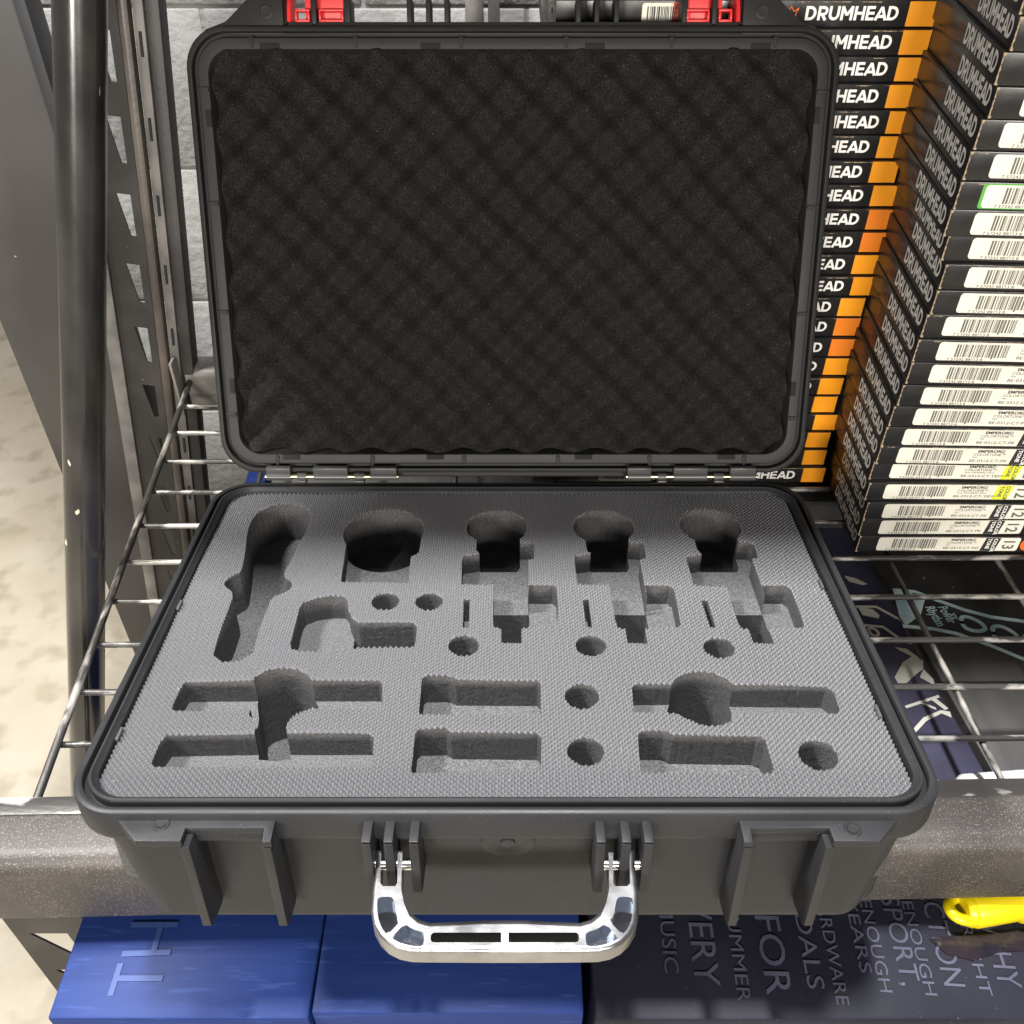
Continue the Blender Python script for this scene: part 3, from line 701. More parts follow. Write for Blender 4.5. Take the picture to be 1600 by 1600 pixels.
# latches (red), in the bays of the lid flange
for c in (489, 1122):
    s = 1 if c < 800 else -1
    a0 = lp(445, 10)[0]; a1 = lp(534, 10)[0]
    if s < 0: a0, a1 = lp(1076, 10)[0], lp(1160, 10)[0]
    v0 = lp(489, 32)[1]
    bm = bmesh.new(); m_ = (a0 + a1)/2
    pl0, pl1 = (a0 + .0125, a1) if s > 0 else (a0, a1 - .0125)
    box(bm, pl0, pl1, v0 + .0012, v0 + .040, -.016, -.013, bev=.0006)                # back plate
    box(bm, a0, a1, v0 - .0005, v0 + .0045, -.013, -.0045, bev=.0007) if False else None
    cu = lp(488, 10)[0] if s > 0 else lp(1119, 10)[0]
    for x0_, x1_ in ((a0 + .006 if s > 0 else a0, cu - .0035), (cu + .0035, a1 if s > 0 else a1 - .006)):
        box(bm, x0_, x1_, v0, v0 + .0018, -.0128, -.0045, bev=.0005)                   # lower shelf
        box(bm, x0_, x1_, v0 + .0075, v0 + .0092, -.0128, -.0060, bev=.0005)
        box(bm, x0_, x0_ + .0016, v0 + .0018, v0 + .0075, -.0128, -.0050, bev=.0004)
        box(bm, x1_ - .0016, x1_, v0 + .0018, v0 + .0075, -.0128, -.0050, bev=.0004)
    # curved side cheek
    xs_ = a0 if s > 0 else a1 - .003
    P = [(v0, -.030), (v0, -.004), (v0 + .010, -.006), (v0 + .022, -.012), (v0 + .03, -.03)]
    prism(bm, P, xs_, xs_ + .003, bev=.0004, T=Matrix(((0,0,1,0),(1,0,0,0),(0,1,0,0),(0,0,0,1))))
    lt = lobj('latch', bm, M['red'])
    bm = bmesh.new(); box(bm, cu - .0021, cu + .0021, v0 - .002, v0 + .0165, -.0125, -.0030, bev=.0012); lobj('latch_peg', bm, M['shell_lid'])
# hinges
for (pa_, pb_) in ((419, 621), (979, 1178)):
    xa = cz(pa_, 746, 0).x; xb = cz(pb_, 746, 0).x; yh, zh = .3600, .0025
    root_b = bmesh.new(); Ln = xb - xa
    segs = [(0,.185),(.235,.305),(.36,.625),(.675,.75),(.80,1.0)]
    for a, b in segs: cyl(root_b, (xa + a*Ln, yh, zh), (xa + b*Ln, yh, zh), .0034, 20)
    for k_, (a, b) in enumerate(segs):
        if k_ % 2 == 0: box(root_b, xa + a*Ln, xa + b*Ln, yh - .001, yh + .0045, zh + .001, zh + .0085, bev=.0006)
        else: box(root_b, xa + a*Ln, xa + b*Ln, yh - .006, yh + .002, zh - .006, zh - .001, bev=.0006)
    hg = obj('hinge', root_b, M['hinge'], case)
    bm = bmesh.new(); cyl(bm, (xa - .0012, yh, zh), (xb + .0012, yh, zh), .0025, 16); obj('hinge_pin', bm, M['brass'], hg)

# egg-crate foam in the lid
u0, u1_, v0, v1 = lp(333,70)[0], lp(1272,70)[0], lp(800,703)[1], lp(800,67)[1]
u0 = -.2510 + .0165; u1_ = .2510 - .0158; v0 = .0165; v1 = LH - .0125
bm = bmesh.new(); nu, nv = 300, 210; per = .0390
G = [[None]*(nv+1) for _ in range(nu+1)]
for i in range(nu+1):
    for j in range(nv+1):
        fu = i/nu; fv = j/nv
        sc = .0013*math.sin(2*math.pi*fv*(v1-v0)/per + .4)
        sc2 = .0016*math.cos(2*math.pi*fu*(u1_-u0)/per + .5)
        u = u0 + fu*(u1_-u0) + (max(0, fu-.97)/.03)*(sc - .0012) + (max(0, .03-fu)/.03)*sc*.35
        v = v0 + fv*(v1-v0) + (max(0, .03-fv)/.03)*(sc2*(.25 + 1.0*fu)) + (max(0, fv-.97)/.03)*sc2*.35*fu
        # rounded corners
        uj = u + .0018*math.sin(v*57 + 1) + .0012*math.sin(u*43); vj = v + .0016*math.sin(u*49 + 2)
        h = math.cos(2*math.pi*uj/per + .7) * math.cos(2*math.pi*vj/per + .2)
        h = .0086*h + .0014*math.sin(u*71 + v*45)
        edge = min(1, min(fu*(u1_-u0), (1-fu)*(u1_-u0), fv*(v1-v0), (1-fv)*(v1-v0)) / .004)
        edge = math.sqrt(max(0, 1 - (1-edge)**2))
        w = -.0075 + h*.95
        w = -.016 + (w + .016) * edge
        G[i][j] = bm.verts.new((u, v, w))
for i in range(nu):
    for j in range(nv): bm.faces.new((G[i][j], G[i+1][j], G[i+1][j+1], G[i][j+1]))
bmesh.ops.transform(bm, matrix=TL, verts=bm.verts[:])
ef = obj('lid_foam', bm, M['egg'], case)

# ================================================================== CARTON STACKS
def shared(name, me, parent, m=None):
    o = bpy.data.objects.new(name, me); COL.objects.link(o); o.parent = parent; return o
def mesh_of(name, bm, mats, smooth=False):
    if smooth: finish(bm)
    me = bpy.data.meshes.new(name); bm.to_mesh(me); bm.free()
    for m in mats: me.materials.append(m)
    return me
BT = .0185                         # carton height
def carton_mesh(w, d, h):
    bm = bmesh.new(); box(bm, 0, w, 0, d, .0003, h - .0003, bev=.0007)
    # slight cupping of the lid flap
    return mesh_of('carton', bm, [M['carton']], True)
def wear_mesh(pts_fn, n=22):
    bm = bmesh.new(); pts_fn(bm, n); return mesh_of('worn_edge', bm, [M['wear']])
def worn_corner(seed, x0=0.0, s=1):
    rnd = random.Random(seed)
    bm = bmesh.new(); H = BT - .001; n = 16; A = []
    for i in range(n + 1):
        z = .0006 + H * i / n; w1 = rnd.uniform(.0001, .0008); w2 = rnd.uniform(.0001, .0009)
        if i < 2 or i > n - 2: w1 += .0010; w2 += .0012
        A.append([bm.verts.new(p_) for p_ in ((x0 - s*.0001, w2 + .0002, z), (x0 - s*.00015, -.00015, z), (x0 + s*(w1 + .0002), -.00012, z))])
    for a, b in zip(A, A[1:]):
        bm.faces.new((a[0], a[1], b[1], b[0])); bm.faces.new((a[1], a[2], b[2], b[1]))
    # scuffs along the top front edge
    for k in range(3):
        xa = rnd.uniform(.004, .12); L_ = rnd.uniform(.006, .03)
        vs = [bm.verts.new((x0 + s*(xa + L_*i/8), -.0002, BT - .0011 - (rnd.uniform(.0002,.0007) if i % 8 else 0)*j)) for j in (0, 1) for i in range(9)]
        for i in range(8): bm.faces.new((vs[i], vs[i+1], vs[i+10], vs[i+9]))
    return mesh_of('worn_edge', bm, [M['wear']])
WC = [worn_corner(s) for s in range(6)]
WR = [worn_corner(s, 0.0, -1) for s in range(20, 25)]
FRONT = lambda x, z: frame((x, -.00035, z), (1,0,0), (0,0,1))
# ---- orange-ended stack: origin at front-right corner of each carton, body runs to -X
ow, od = .300, .315
body_o = carton_mesh(ow, od, BT); body_o.transform(Matrix.Translation((-ow, 0, 0)))
def word(s, width, bold=.04):
    me = text_mesh(s, 1.0, bold, spacing=1.02)
    xs = [v.co.x for v in me.vertices]; ys = [v.co.y for v in me.vertices]
    return me, (min(xs), max(xs), min(ys), max(ys))
def block_word(s, w=.20):
    bm = bmesh.new(); x = 0; cnt = [0]
    def line(P):
        P = [Vector((a, b, 0)) for a, b in P]; L_ = []
        for i in range(len(P)):
            if i == 0: d = (P[1]-P[0]).normalized(); m = Vector((-d.y, d.x, 0))*w/2
            elif i == len(P)-1: d = (P[i]-P[i-1]).normalized(); m = Vector((-d.y, d.x, 0))*w/2
            else:
                d1 = (P[i]-P[i-1]).normalized(); d2 = (P[i+1]-P[i]).normalized(); n1 = Vector((-d1.y, d1.x, 0)); n2 = Vector((-d2.y, d2.x, 0))
                m = (n1+n2).normalized(); m = m*(w/2)/max(.5, m.dot(n1))
            z = Vector((0, 0, cnt[0]*.0012)); L_.append((bm.verts.new(P[i]-m+z), bm.verts.new(P[i]+m+z)))
        cnt[0] = (cnt[0]+1) % 6
        for a, b in zip(L_, L_[1:]): bm.faces.new((a[0], b[0], b[1], a[1]))
    h = w/2
    def arc(cx, cy, rx, ry, a0, a1, n=10): return [(cx + rx*math.cos(R(a0+(a1-a0)*i/n)), cy + ry*math.sin(R(a0+(a1-a0)*i/n))) for i in range(n+1)]
    for c in s:
        if c == 'D': line([(x+h, 0), (x+h, 1)]); line([(x+h, h), (x+.30, h)] + arc(x+.34, .5, .36, .5-h, -88, 88) + [(x+.30, 1-h), (x+h, 1-h)]); x += .92
        elif c == 'R': line([(x+h, 0), (x+h, 1)]); line([(x+h, 1-h), (x+.35, 1-h)] + arc(x+.40, .66, .24, .34-h, 88, -88) + [(x+h, .42)]); line([(x+.34, .42), (x+.62, .0)]); x += .82
        elif c == 'U': line([(x+h, 1), (x+h, .42)] + arc(x+.40, .40, .40-h, .40-h, 180, 360) + [(x+.80-h, .42), (x+.80-h, 1)]); x += .90
        elif c == 'M': line([(x+h, 0), (x+h, 1)]); line([(x+.90-h, 0), (x+.90-h, 1)]); line([(x+h*.9, .96), (x+.45, .36)]); line([(x+.45, .36), (x+.90-h*.9, .96)]); x += 1.0
        elif c == 'H': line([(x+h, 0), (x+h, 1)]); line([(x+.78-h, 0), (x+.78-h, 1)]); line([(x+h, .5), (x+.78-h, .5)]); x += .88
        elif c == 'E': line([(x+h, 0), (x+h, 1)]); [line([(x+h, y), (x+.62, y)]) for y in (h, .5, 1-h)]; x += .68
        elif c == 'A': line([(x+h*.7, 0), (x+.45, .94)]); line([(x+.45, .94), (x+.90-h*.7, 0)]); line([(x+.22, .27), (x+.68, .27)]); x += .92
    me = bpy.data.meshes.new('word'); bm.to_mesh(me); bm.free()
    xs = [v.co.x for v in me.vertices]; return me, (min(xs), max(xs), 0, 1)
wm, wb = block_word('DRUMHEAD')
wm2, wb2 = block_word('DRUMHEAD', .21)
def word_mesh(T, width, cap, me=wm, b=wb, m=None, name='lettering'):
    bm = bmesh.new(); Sx = width/(b[1]-b[0]); Sy = cap/(b[3]-b[2])
    add_mesh(bm, me, T @ Matrix.Diagonal((Sx, Sy, Sy, 1)) @ Matrix.Translation((-b[0], -b[2], 0)))
    return mesh_of(name, bm, [m or M['white']])
let_o = word_mesh(FRONT(-.0235 - .0065 - .073, .0050), .073, .0095)
bm = bmesh.new(); box(bm, -.0225, .0002, -.0005, .0030, .0008, BT - .0008, bev=.0003); tail_o = mesh_of('orange_end', bm, [M['orange']])
bm = bmesh.new(); box(bm, -.0225, .0002, -.0005, .0030, .0008, BT - .0008, bev=.0003); tail_o2 = mesh_of('orange_end', bm, [M['orange_deep']])
# crown mark
def crown(T, s, m):
    bm = bmesh.new()
    pts = [(-.5,.0),(-.5,.6),(-.68,1.0),(-.3,.72),(0,1.1),(.3,.72),(.68,1.0),(.5,.6),(.5,0)]
    pts = [Vector((a*s, b*s, 0)) for a, b in pts] + [Vector((-.5*s, 0, 0))]
    for a, b in zip(pts, pts[1:]):
        d = (b-a).normalized(); n_ = Vector((-d.y, d.x, 0))*s*.045
        bm.faces.new([bm.verts.new(q) for q in (a-n_, b-n_, b+n_, a+n_)])
    for k in range(3):
        y = (.15 + .15*k)*s; bm.faces.new([bm.verts.new(q) for q in ((-.25*s, y, 0), ((.05+.1*k)*s, y, 0), ((.05+.1*k)*s, y+.07*s, 0), (-.25*s, y+.07*s, 0))])
    bmesh.ops.transform(bm, matrix=T, verts=bm.verts[:]); return mesh_of('crown_mark', bm, [m])
crown_o = crown(FRONT(-.0235 - .0065 - .073 - .012, .0045), .0088, M['dot'])
def barcode(bm, T, w, h, seed, mi=0):
    rnd = random.Random(seed); x = 0
    while x < w:
        a = rnd.choice((.00035,.0007,.00105,.0014)); hh = h if rnd.random() > .08 else h*1.12
        vs = [bm.verts.new(T @ Vector(q)) for q in ((x, -(hh-h), 0), (min(x+a, w), -(hh-h), 0), (min(x+a, w), h, 0), (x, h, 0))]
        bm.faces.new(vs).material_index = mi; x += a + rnd.choice((.0004,.0007,.0011))
def small_text(bm, s, x, z, size, T0, mi=0, bold=0.0, xs=1.25):
    me = text_mesh(s, 1.0, bold); add_mesh(bm, me, T0 @ Matrix.Translation((x, z, 0)) @ Matrix.Diagonal((size*xs, size, 1, 1)), mi)
# label used at the left of the orange stack fronts
def label_plate(x0, x1, z0, z1, m, y=-.00045, r=.002):
    bm = bmesh.new(); prism(bm, rrect(x0, x1, z0, z1, r, 5), -.0004, .0, T=frame((0, y, 0), (1,0,0), (0,0,1))); return mesh_of('label', bm, [m])
FR2 = frame((0, -.00062, 0), (1,0,0), (0,0,1)); FR3 = frame((0, -.00085, 0), (1,0,0), (0,0,1))
lab_o = label_plate(-.232, -.178, .0022, BT - .002, M['label'])
bm = bmesh.new(); barcode(bm, frame((-.228, -.0006, .0050), (1,0,0), (0,0,1)), .045, .0092, 5); bar_o = mesh_of('barcode', bm, [M['ink']])
redl = label_plate(-.2075, -.178, .0016, BT - .0016, M['red_label'], y=-.00055, r=.0004)
bm = bmesh.new(); small_text(bm, 'EMPEROR®', -.2060, .0128, .0042, FR3, bold=.03); small_text(bm, 'SUEDE®', -.2060, .0090, .0036, FR3); small_text(bm, 'Snare', -.2060, .0060, .0026, FR3)
let_red = mesh_of('lettering', bm, [M['ink']])
OY = .478; OC = .145
def oplane(px, py):                    # the fronts step back a little from carton to carton
    d = ray(px, py, PITCH); n_ = Vector((0, 1, -OC)); p0 = Vector((0, OY, DZ)); return CAM + d * ((p0 - CAM).dot(n_) / d.dot(n_))
oc_px = [(1289,736),(1292,706),(1298,678),(1310,649),(1309,620),(1318,592),(1328,561),(1337,529),(1345,500),(1352,466),(1373,431),(1376,396),(1389,360),(1400,324),(1408,286),(1407,247),(1420,207),(1435,168),(1436,123),(1452,79),(1458,39),(1469,0)]
ords = ['lowest','second','third','fourth','fifth','sixth','seventh','eighth','ninth','tenth','eleventh','twelfth','thirteenth','fourteenth','fifteenth','sixteenth','seventeenth','eighteenth','nineteenth','twentieth','twenty-first','twenty-second','twenty-third','twenty-fourth','twenty-fifth','twenty-sixth']
zs = [DZ + .003]
for q in oc_px: zs.append(oplane(q[0], q[1]).z)
Hs = (zs[-1] - zs[0]) / (len(zs) - 1)
for i in range(len(oc_px)):
    z0 = DZ + .003 + i * Hs; x = oplane(oc_px[i][0], oc_px[i][1]).x; oy_ = OY + OC * (z0 + Hs - DZ)
    b = bpy.data.objects.new('drumhead_carton', body_o); COL.objects.link(b); b.location = (x, oy_ + random.uniform(-.0010, .0010), z0)
    b.scale = (1, 1, Hs/BT); b.rotation_euler = (0, 0, R(random.uniform(-.5, .5)))
    vis = 'lettering' 
    extra = ' with HEAD showing past the hinge' if i == 0 else ''
    tag(b, 'orange-ended black carton, %s from the bottom of its stack behind the lid' % ords[i] if i else 'lowest orange-ended black carton behind the lid, HEAD showing beside the hinge', 'carton', 'black cartons with orange ends stacked behind the lid')
    shared('orange_end', tail_o2 if i in (7, 8, 12, 13) else tail_o, b); shared('lettering', let_o, b); shared('crown_mark', crown_o, b)
    l = shared('label', lab_o, b); shared('barcode', bar_o, l)
    if i >= 18:
        r_ = shared('red_label', redl, b); shared('lettering', let_red, r_)
    shared('worn_edge', WR[i % 5], b)
# ---- label stack: origin at front-left corner, body runs to +X
lwid, ld = .335, .34
BTL = .0190
body_l = carton_mesh(lwid, ld, BT)
SIDE = frame((-.00035, .0, 0), (0,-1,0), (0,0,1))      # on the -X face, reading from back to front
let_side = word_mesh(frame((-.00035, .0065 + .074, .0046), (0,-1,0), (0,0,1)), .074, .0118, me=wm2, b=wb2, m=M['white'])
crown_side = crown(frame((-.00035, .0065 + .074 + .0115, .0045), (0,-1,0), (0,0,1)), .0088, M['brown_ink'])
lx0, lx1 = .0165, .1500
lab = {'plain': label_plate(lx0, lx1, .0024, BT - .0016, M['label'], r=.0024)}
bm = bmesh.new(); barcode(bm, frame((lx0 + .014, -.0006, .0052), (1,0,0), (0,0,1)), .041, .0102, 11); bar_l = mesh_of('barcode', bm, [M['ink_grey']])
def lettering(lines, digits):
    bm = bmesh.new()
    small_text(bm, lines[0], lx0 + .068, .0134, .0034, FR2, 0, .03, 1.35); small_text(bm, lines[1], lx0 + .065, .0104, .0030, FR2, 0, 0, 1.3)
    small_text(bm, lines[2], lx0 + .065, .0083, .0019, FR2); small_text(bm, lines[3], lx0 + .063, .0044, .0034, FR2, 0, 0, 1.5)
    small_text(bm, digits, lx0 + .009, .0027, .0026, FR2, 0, 0, 1.6)
    return mesh_of('lettering', bm, [M['ink']])
L_pk = lettering(('EMPEROR®', 'COLORTONE™', 'Pink', 'BE-0312-CT-PK'), '7 57242 88113 8')
L_ye = lettering(('EMPEROR®', 'COLORTONE™', 'Tenor DRUMHEAD Yellow', 'BE-0312-CT-YEMP'), '7 57242 64131 8')
L_13 = lettering(('EMPEROR®', 'COLORTONE™', 'Red', 'BE-0313-CT-RD'), '7 57242 88127 5')
def patch_mesh(m, tm):
    bm = bmesh.new(); prism(bm, [(lx0+.0985,.0026),(lx0+.1125,.0026),(lx0+.1145,BT-.0018),(lx0+.1005,BT-.0018)], -.0002, 0, T=FR2)
    me = mesh_of('colour_patch', bm, [m])
    bm = bmesh.new()
    for k, s in enumerate(('COLOR', 'TONE')):
        add_mesh(bm, text_mesh(s, 1.0, .03), frame((lx0 + .1082 - k*.0055, -.00085, BT - .0022), (0,0,-1), (1,0,0)) @ Matrix.Diagonal((.0042,.0048,1,1)))
    return me, mesh_of('lettering', bm, [tm])
P_bk = patch_mesh(M['ink'], M['white']); P_ye = patch_mesh(M['yellow_sticker'], M['ink_grey'])
def num_mesh(s):
    bm = bmesh.new(); add_mesh(bm, text_mesh(s, 1.0, .02), frame((lx0 + .1185, -.0007, BT - .0030), (0,0,-1), (1,0,0)) @ Matrix.Diagonal((.0115,.0150,1,1))); return mesh_of('number', bm, [M['ink_grey']])
N12, N13 = num_mesh('12'), num_mesh('13')
bm = bmesh.new(); cyl(bm, (.1600, -.0002, .0098), (.1600, -.0008, .0098), .0068, 28); dotm = mesh_of('round_sticker', bm, [M['dot']])
bm = bmesh.new(); prism(bm, rrect(lx0 - .0007, lx1, .0017, BT - .0009, .002, 5), -.0004, 0, T=frame((0, -.0003, 0), (1,0,0), (0,0,1))); greenm = mesh_of('green_label', bm, [M['green']])
LY = .376
lc_px = [(1343,843),(1350,809),(1358,780),(1361,754),(1369,728),(1377,699),(1387,662),(1400,626),(1414,593),(1429,555),(1440,519),(1454,484),(1470,442),(1484,403),(1492,360),(1493,315),(1505,278),(1519,236),(1536,189),(1555,150),(1568,90),(1590,42),(1597,8)]
Hn = (wy(1519, 236, LY).z - (DZ + .003)) / 18
for i in range(len(lc_px)):
    z0 = DZ + .003 + i * Hn
    zt = z0 + Hn
    # x of the corner as seen where this carton's top lies
    x = wy(lc_px[i][0], lc_px[i][1], LY).x
    b = bpy.data.objects.new('drumhead_carton', body_l); COL.objects.link(b)
    b.location = (x, LY + random.uniform(-.001, .002) + (.006 if i in (4, 14) else 0), z0); b.scale = (1, 1, Hn/BT); b.rotation_euler = (0, 0, R(random.uniform(-.5, .5) - 5.5*i/23))
    what = 'with barcode label'
    if i == 0: what = 'numbered 13 with an orange dot'
    elif i in (3, 4): what = 'with yellow colour patch'
    elif i == 16: what = 'with green bordered label'
    elif i >= 20: what = 'without a front label'
    pos = 'lowest of the right stack' if i == 0 else '%s from the bottom of the right stack' % ords[i]
    tag(b, 'black carton %s, %s' % (what, pos), 'carton', 'black cartons with barcode labels stacked on the right')
    shared('lettering', let_side, b); shared('crown_mark', crown_side, b); shared('worn_edge', WC[i % 6], b)
    if i < 20:
        if i == 16: shared('label_border', greenm, b)
        l = shared('label', lab['plain'], b); l.location.x = random.uniform(-.0015, .0025); l.location.y = -.0002 if i == 16 else 0
        shared('barcode', bar_l, l); shared('lettering', L_13 if i == 0 else (L_ye if i in (3, 4) else L_pk), l)
        if i < 7:
            pm, pt = P_ye if i in (3, 4) else P_bk
            pp = shared('colour_patch', pm, l); shared('lettering', pt, l); shared('number', N13 if i == 0 else N12, l)
        if i == 0: shared('round_sticker', dotm, b)

# things behind the lid's ribs: pale conduit and a crumpled film sleeve
bm = bmesh.new(); a = wy(741, 20, .97); cyl(bm, (a.x, .975, FZ), (a.x, .975, 1.6), .011, 24); box(bm, a.x + .016, a.x + .030, .985, .998, FZ, 1.6, bev=.002)
tag(obj('conduit_pipe', bm, M['upright_grey']), 'pale vertical conduit on the block wall seen between the lid ribs', 'pipe')
bm = bmesh.new()
for k in range(5):
    a = wy(862 + k*8, 15, .62); box(bm, a.x - .002, a.x + .0015, .60 + k*.004, .68, .25, .50, bev=.0006)
tag(obj('film_sleeve', bm, M['foil']), 'crumpled clear film sleeve wedged left of the orange edged stack, above the lid', 'packaging')

# ================================================================== CARTONS BELOW THE DECK
BZ = -.245
blx0 = wz(105, 1500, BZ).x; bseam = wz(497, 1500, BZ).x; blx1 = wz(908, 1500, BZ).x; bfy = wz(500, 1592, BZ).y
bm = bmesh.new(); box(bm, blx0, bseam - .0006, bfy, .34, BZ - .26, BZ, bev=.002); box(bm, bseam + .0006, blx1, bfy + .004, .34, BZ - .26, BZ - .0008, bev=.002)
bc = obj('blue_carton', bm, M['blue']); tag(bc, 'dusty blue cardboard carton printed THE in pale outline, below the beam at left', 'carton')
bm = bmesh.new()
# THE, rotated a quarter turn, drawn as thin strokes
def stroke(p, q, w, z, mi=0):
    a = wz(*p, z); b = wz(*q, z); d = (b - a).normalized(); n_ = Vector((-d.y, d.x, 0))*w/2
    bm.faces.new([bm.verts.new(v) for v in (a-n_, b-n_, b+n_, a+n_)])
def r4(x, y): return (x/3.81, 1180 + y/3.81)
zz = BZ + .0006
for k_, (p, q) in enumerate(((r4(718,1238), r4(655,1432)), (r4(700,1328), r4(968,1328)), (r4(725,1182), r4(1015,1172)), (r4(958,1010), r4(912,1172)), (r4(780,1010), r4(1060,1008)),
             (r4(815,940), r4(835,870)), (r4(1075,940), r4(1090,870)), (r4(820,936), r4(1080,936)), (r4(945,936), r4(955,880)))): stroke(p, q, .0042, zz + k_*.00012)
obj('printed_word', bm, M['blue_ink'], bc, smooth=False)
nx0 = wz(924, 1500, BZ).x; nfy = wz(1200, 1592, BZ).y
bm = bmesh.new(); box(bm, nx0, nx0 + .55, nfy, .20, BZ - .26, BZ - .002, bev=.003)
nb = obj('navy_carton', bm, M['navy']); tag(nb, 'dark navy carton covered in pale capital lettering, below the beam at right', 'carton')
bm = bmesh.new()
def colword(s, px, py0, py1, width_px, bold=0.0):
    """a word running towards the viewer; letter tops face right"""
    a = wz(px, py0, BZ - .0012); b = wz(px + (py1-py0)*.30*((px-800)/700), py1, BZ - .0012)
    me = text_mesh(s, 1.0, bold); xs = [v.co.x for v in me.vertices]; ys = [v.co.y for v in me.vertices]
    d = (b - a); L_ = d.length; d.normalize(); up = Vector((-d.y, d.x, 0))
    wpx = abs(wz(px + width_px, (py0+py1)/2, BZ).x - wz(px, (py0+py1)/2, BZ).x)
    bmv = Matrix.Diagonal((L_/(max(xs)-min(xs)), wpx/(max(ys)-min(ys)), 1, 1)) @ Matrix.Translation((-min(xs), -min(ys), 0))
    add_mesh(bm, me, frame(a, d, up) @ bmv)
for args in (('MUSIC', 1028, 1410, 1520, 22), ('EVERY', 1068, 1380, 1540, 38), ('DRUMMER', 1128, 1385, 1565, 20), ('FOR', 1178, 1430, 1555, 40), ('PEDALS', 1232, 1380, 1545, 26),
             ('HARDWARE', 1272, 1392, 1570, 19), ('YEARS', 1318, 1400, 1520, 18), ('ENOUGH', 1342, 1405, 1550, 19), ("SPORT,", 1370, 1398, 1540, 34), ('ENOUGH', 1408, 1408, 1555, 18),
             ('ACTION', 1432, 1380, 1540, 32), ('RIGHT', 1500, 1445, 1555, 18), ('WHY', 1530, 1440, 1542, 34)): colword(*args)
obj('lettering', bm, M['navy_ink'], nb, smooth=False)
bm = bmesh.new()
a = wz(1455, 1466, BZ); tp = [wz(x, y, BZ)[:2] for x, y in ((1452,1466),(1480,1490),(1520,1500),(1560,1488),(1612,1483),(1612,1455),(1500,1462))]
prism(bm, tp, BZ - .0012, BZ - .0004); obj('tape', bm, M['tape'], nb)
# black carton with cyan drawing, under the deck on the right
KZ = -.232
bm = bmesh.new(); kx = wz(1380, 1000, KZ).x
prism(bm, [wz(x, y, KZ)[:2] for x, y in ((1383,905),(1560,1222),(2300,1222),(2000,780),(1290,780))], BZ - .2, KZ, bev=.002)
kb = obj('black_carton', bm, M['blackbox']); tag(kb, 'black carton with a pale blue outline drawing, seen through the wire deck at right', 'carton')
bm = bmesh.new()
def r7(x, y): return (1180 + x/3.81, 780 + y/3.81)
def pline(pts, w, z, closed=False):
    P = [wz(*r7(*q), z) for q in pts]
    if closed: P.append(P[0]); P.append(P[1])
    Lf = []; 
    for i in range(len(P)):
        d = (P[min(i+1, len(P)-1)] - P[max(i-1, 0)]).normalized(); n_ = Vector((-d.y, d.x, 0))*w/2; Lf.append((bm.verts.new(P[i]-n_), bm.verts.new(P[i]+n_)))
    for a, b in zip(Lf, Lf[1:]): bm.faces.new((a[0], b[0], b[1], a[1]))
def rnd_loop(pts): return smooth_poly(pts, 2)
zk = KZ + .0006
pline([(820,540),(950,550),(1080,600),(1250,660),(1400,700),(1620,730)], .0045, zk)
pline([(880,755),(1050,770),(1200,800),(1400,870),(1620,960)], .0045, zk + .0001)
for pts in ([(1220,700),(1240,765),(1320,790),(1380,775),(1340,730),(1270,700)], [(1405,765),(1430,830),(1520,845),(1570,820),(1520,780),(1450,750)], [(1600,800),(1610,860),(1700,880),(1760,860),(1700,810)]):
    pline(rnd_loop(pts), .0045, zk + .0002, True)
v = [bm.verts.new(wz(*r7(*q), zk + .0003)) for q in ((820,540),(900,545),(1010,600),(985,690),(900,750),(860,700))]; bm.faces.new(v)
for s, x, y in (('Rhythm', 1010, 640), ('Power', 1085, 640), ('xx', 1150, 680)):
    a = wz(*r7(x, y), zk + .0004); add_mesh(bm, text_mesh(s, 1.0, .02), frame(a, (.15,-1,0), (1,.15,0)) @ Matrix.Diagonal((.0085,.014,1,1)))
obj('line_drawing', bm, M['cyan'], kb, smooth=False)
bm = bmesh.new(); a = wz(384, 748, -.25); b_ = wz(421, 748, -.25); box(bm, a.x, b_.x - .004, a.y - .12, a.y + .10, -.42, -.25, bev=.002)
tag(obj('blue_carton', bm, M['blue']), 'corner of a small blue carton deep in the gap under the left hinge', 'carton')
bm = bmesh.new(); box(bm, -.268, 1.0, .50, .96, -.44, -.20, bev=.003)  # added black box, keeps the gap below the deck dark
tag(obj('black_carton', bm, M['blackbox']), 'plain black box added to darken the gap under the deck behind the hinges', 'carton')
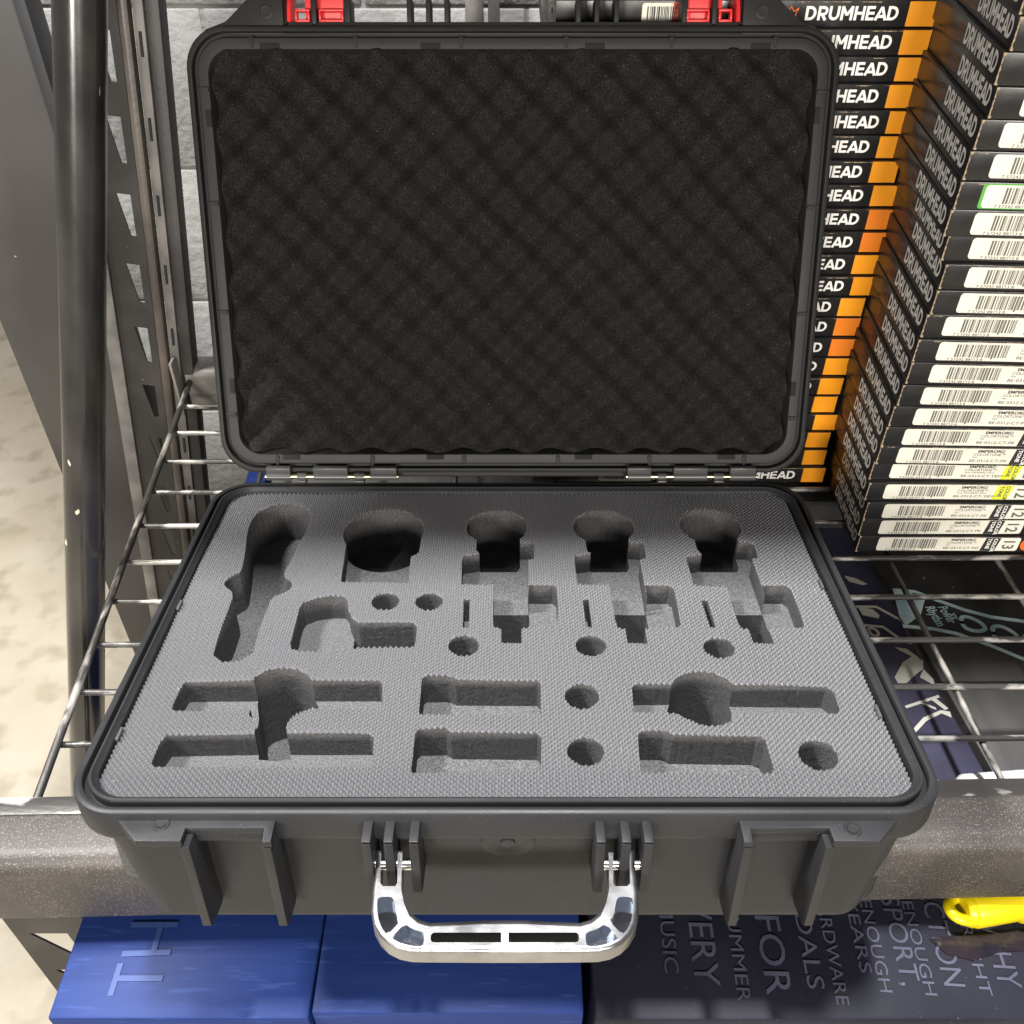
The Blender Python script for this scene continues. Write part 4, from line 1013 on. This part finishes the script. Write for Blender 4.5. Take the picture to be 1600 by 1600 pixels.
# violet navy carton with white graphics
VZ = -.238
vl = [wz(x, y, VZ)[:2] for x, y in ((1150,800),(1310,800),(1370,905),(1547,1222),(1590,1300),(1200,1300))]
bm = bmesh.new(); prism(bm, vl, BZ + .0015, VZ, bev=.001)
vb = obj('violet_carton', bm, M['purple']); tag(vb, 'navy violet carton with white angular graphics, under the deck beside the case', 'carton')
bm = bmesh.new(); zv = VZ + .0006; WK = .0
def patchp(pts, dz):
    bm.faces.new([bm.verts.new(wz(*r7(*q), zv + dz)) for q in pts])
patchp([(830,1060),(880,970),(940,930),(1000,960),(1000,1010),(960,1040),(900,1095),(850,1095)], .0)
patchp([(1000,1010),(1060,1070),(1070,1110),(980,1060)], .0001)
patchp([(930,1380),(950,1395),(1020,1320),(1110,1275),(1170,1300),(1160,1265),(1105,1255),(1000,1300)], .0)
patchp([(890,1230),(1090,1165),(1100,1180),(900,1245)], .0001); patchp([(970,1210),(1080,1255),(1075,1240),(990,1205)], .0002)
patchp([(1050,1195),(1130,1255),(1150,1245),(1075,1185)], .0003)
patchp([(830,880),(900,890),(970,940),(960,950),(860,900)], .0001)
patchp([(610,640),(700,655),(740,690),(735,710),(640,690)], .0); patchp([(530,455),(600,470),(670,505),(640,512),(560,490)], .0001)
pline([(600,640),(720,640),(850,710),(900,740)], .0035, zv + .0004); pline([(650,750),(760,760),(860,830),(930,860)], .0035, zv + .0005)
pline(rnd_loop([(670,760),(690,810),(735,815),(730,780)]), .003, zv + .0006, True)
obj('white_graphics', bm, M['cream'], vb, smooth=False)
# pale rounded object at the right edge behind the beam
bm = bmesh.new(); a = wz(1560, 1215, -.175); lathe(bm, [(-.05,.012),(-.045,.0165),(0,.018),(.12,.018)], (a.x + .035, a.y + .012, -.215), (1,.05,0), 28)
tag(obj('paper_roll', bm, M['white']), 'end of a white rolled tube lying just behind the beam at right edge', 'roll')
# yellow tethered capsule
yr = .0150; ya = wz(1500, 1448, BZ); axis = Vector((1, .17, .0)).normalized()
yo = Vector((ya.x, ya.y + .006, BZ + .0005 + yr + .001))
bm = bmesh.new(); lathe(bm, [(-.002,.0115),(-.0005,.0128),(.002,.0140),(.004,.0136),(.0048,.0145),(.006,.0150),(.040,.0150),(.0405,.0156),(.042,.0170),(.10,.0172)], yo, axis, 40)
ct = obj('yellow_float', bm, M['yellow']); tag(ct, 'bright yellow plastic cylinder with a moulded lanyard loop at its left end', 'flashlight')
bm = bmesh.new(); side = axis.cross(Vector((0,0,1))).normalized()
pts = []
for k in range(13):
    t = math.pi * k / 12; pts.append(yo + axis * (-.0005 - .0115*math.sin(t)) + side * (.0088*math.cos(t)) + Vector((0,0,.002*math.sin(t))))
tube(bm, pts, .0043, 14); obj('lanyard_loop', bm, M['yellow'], ct)
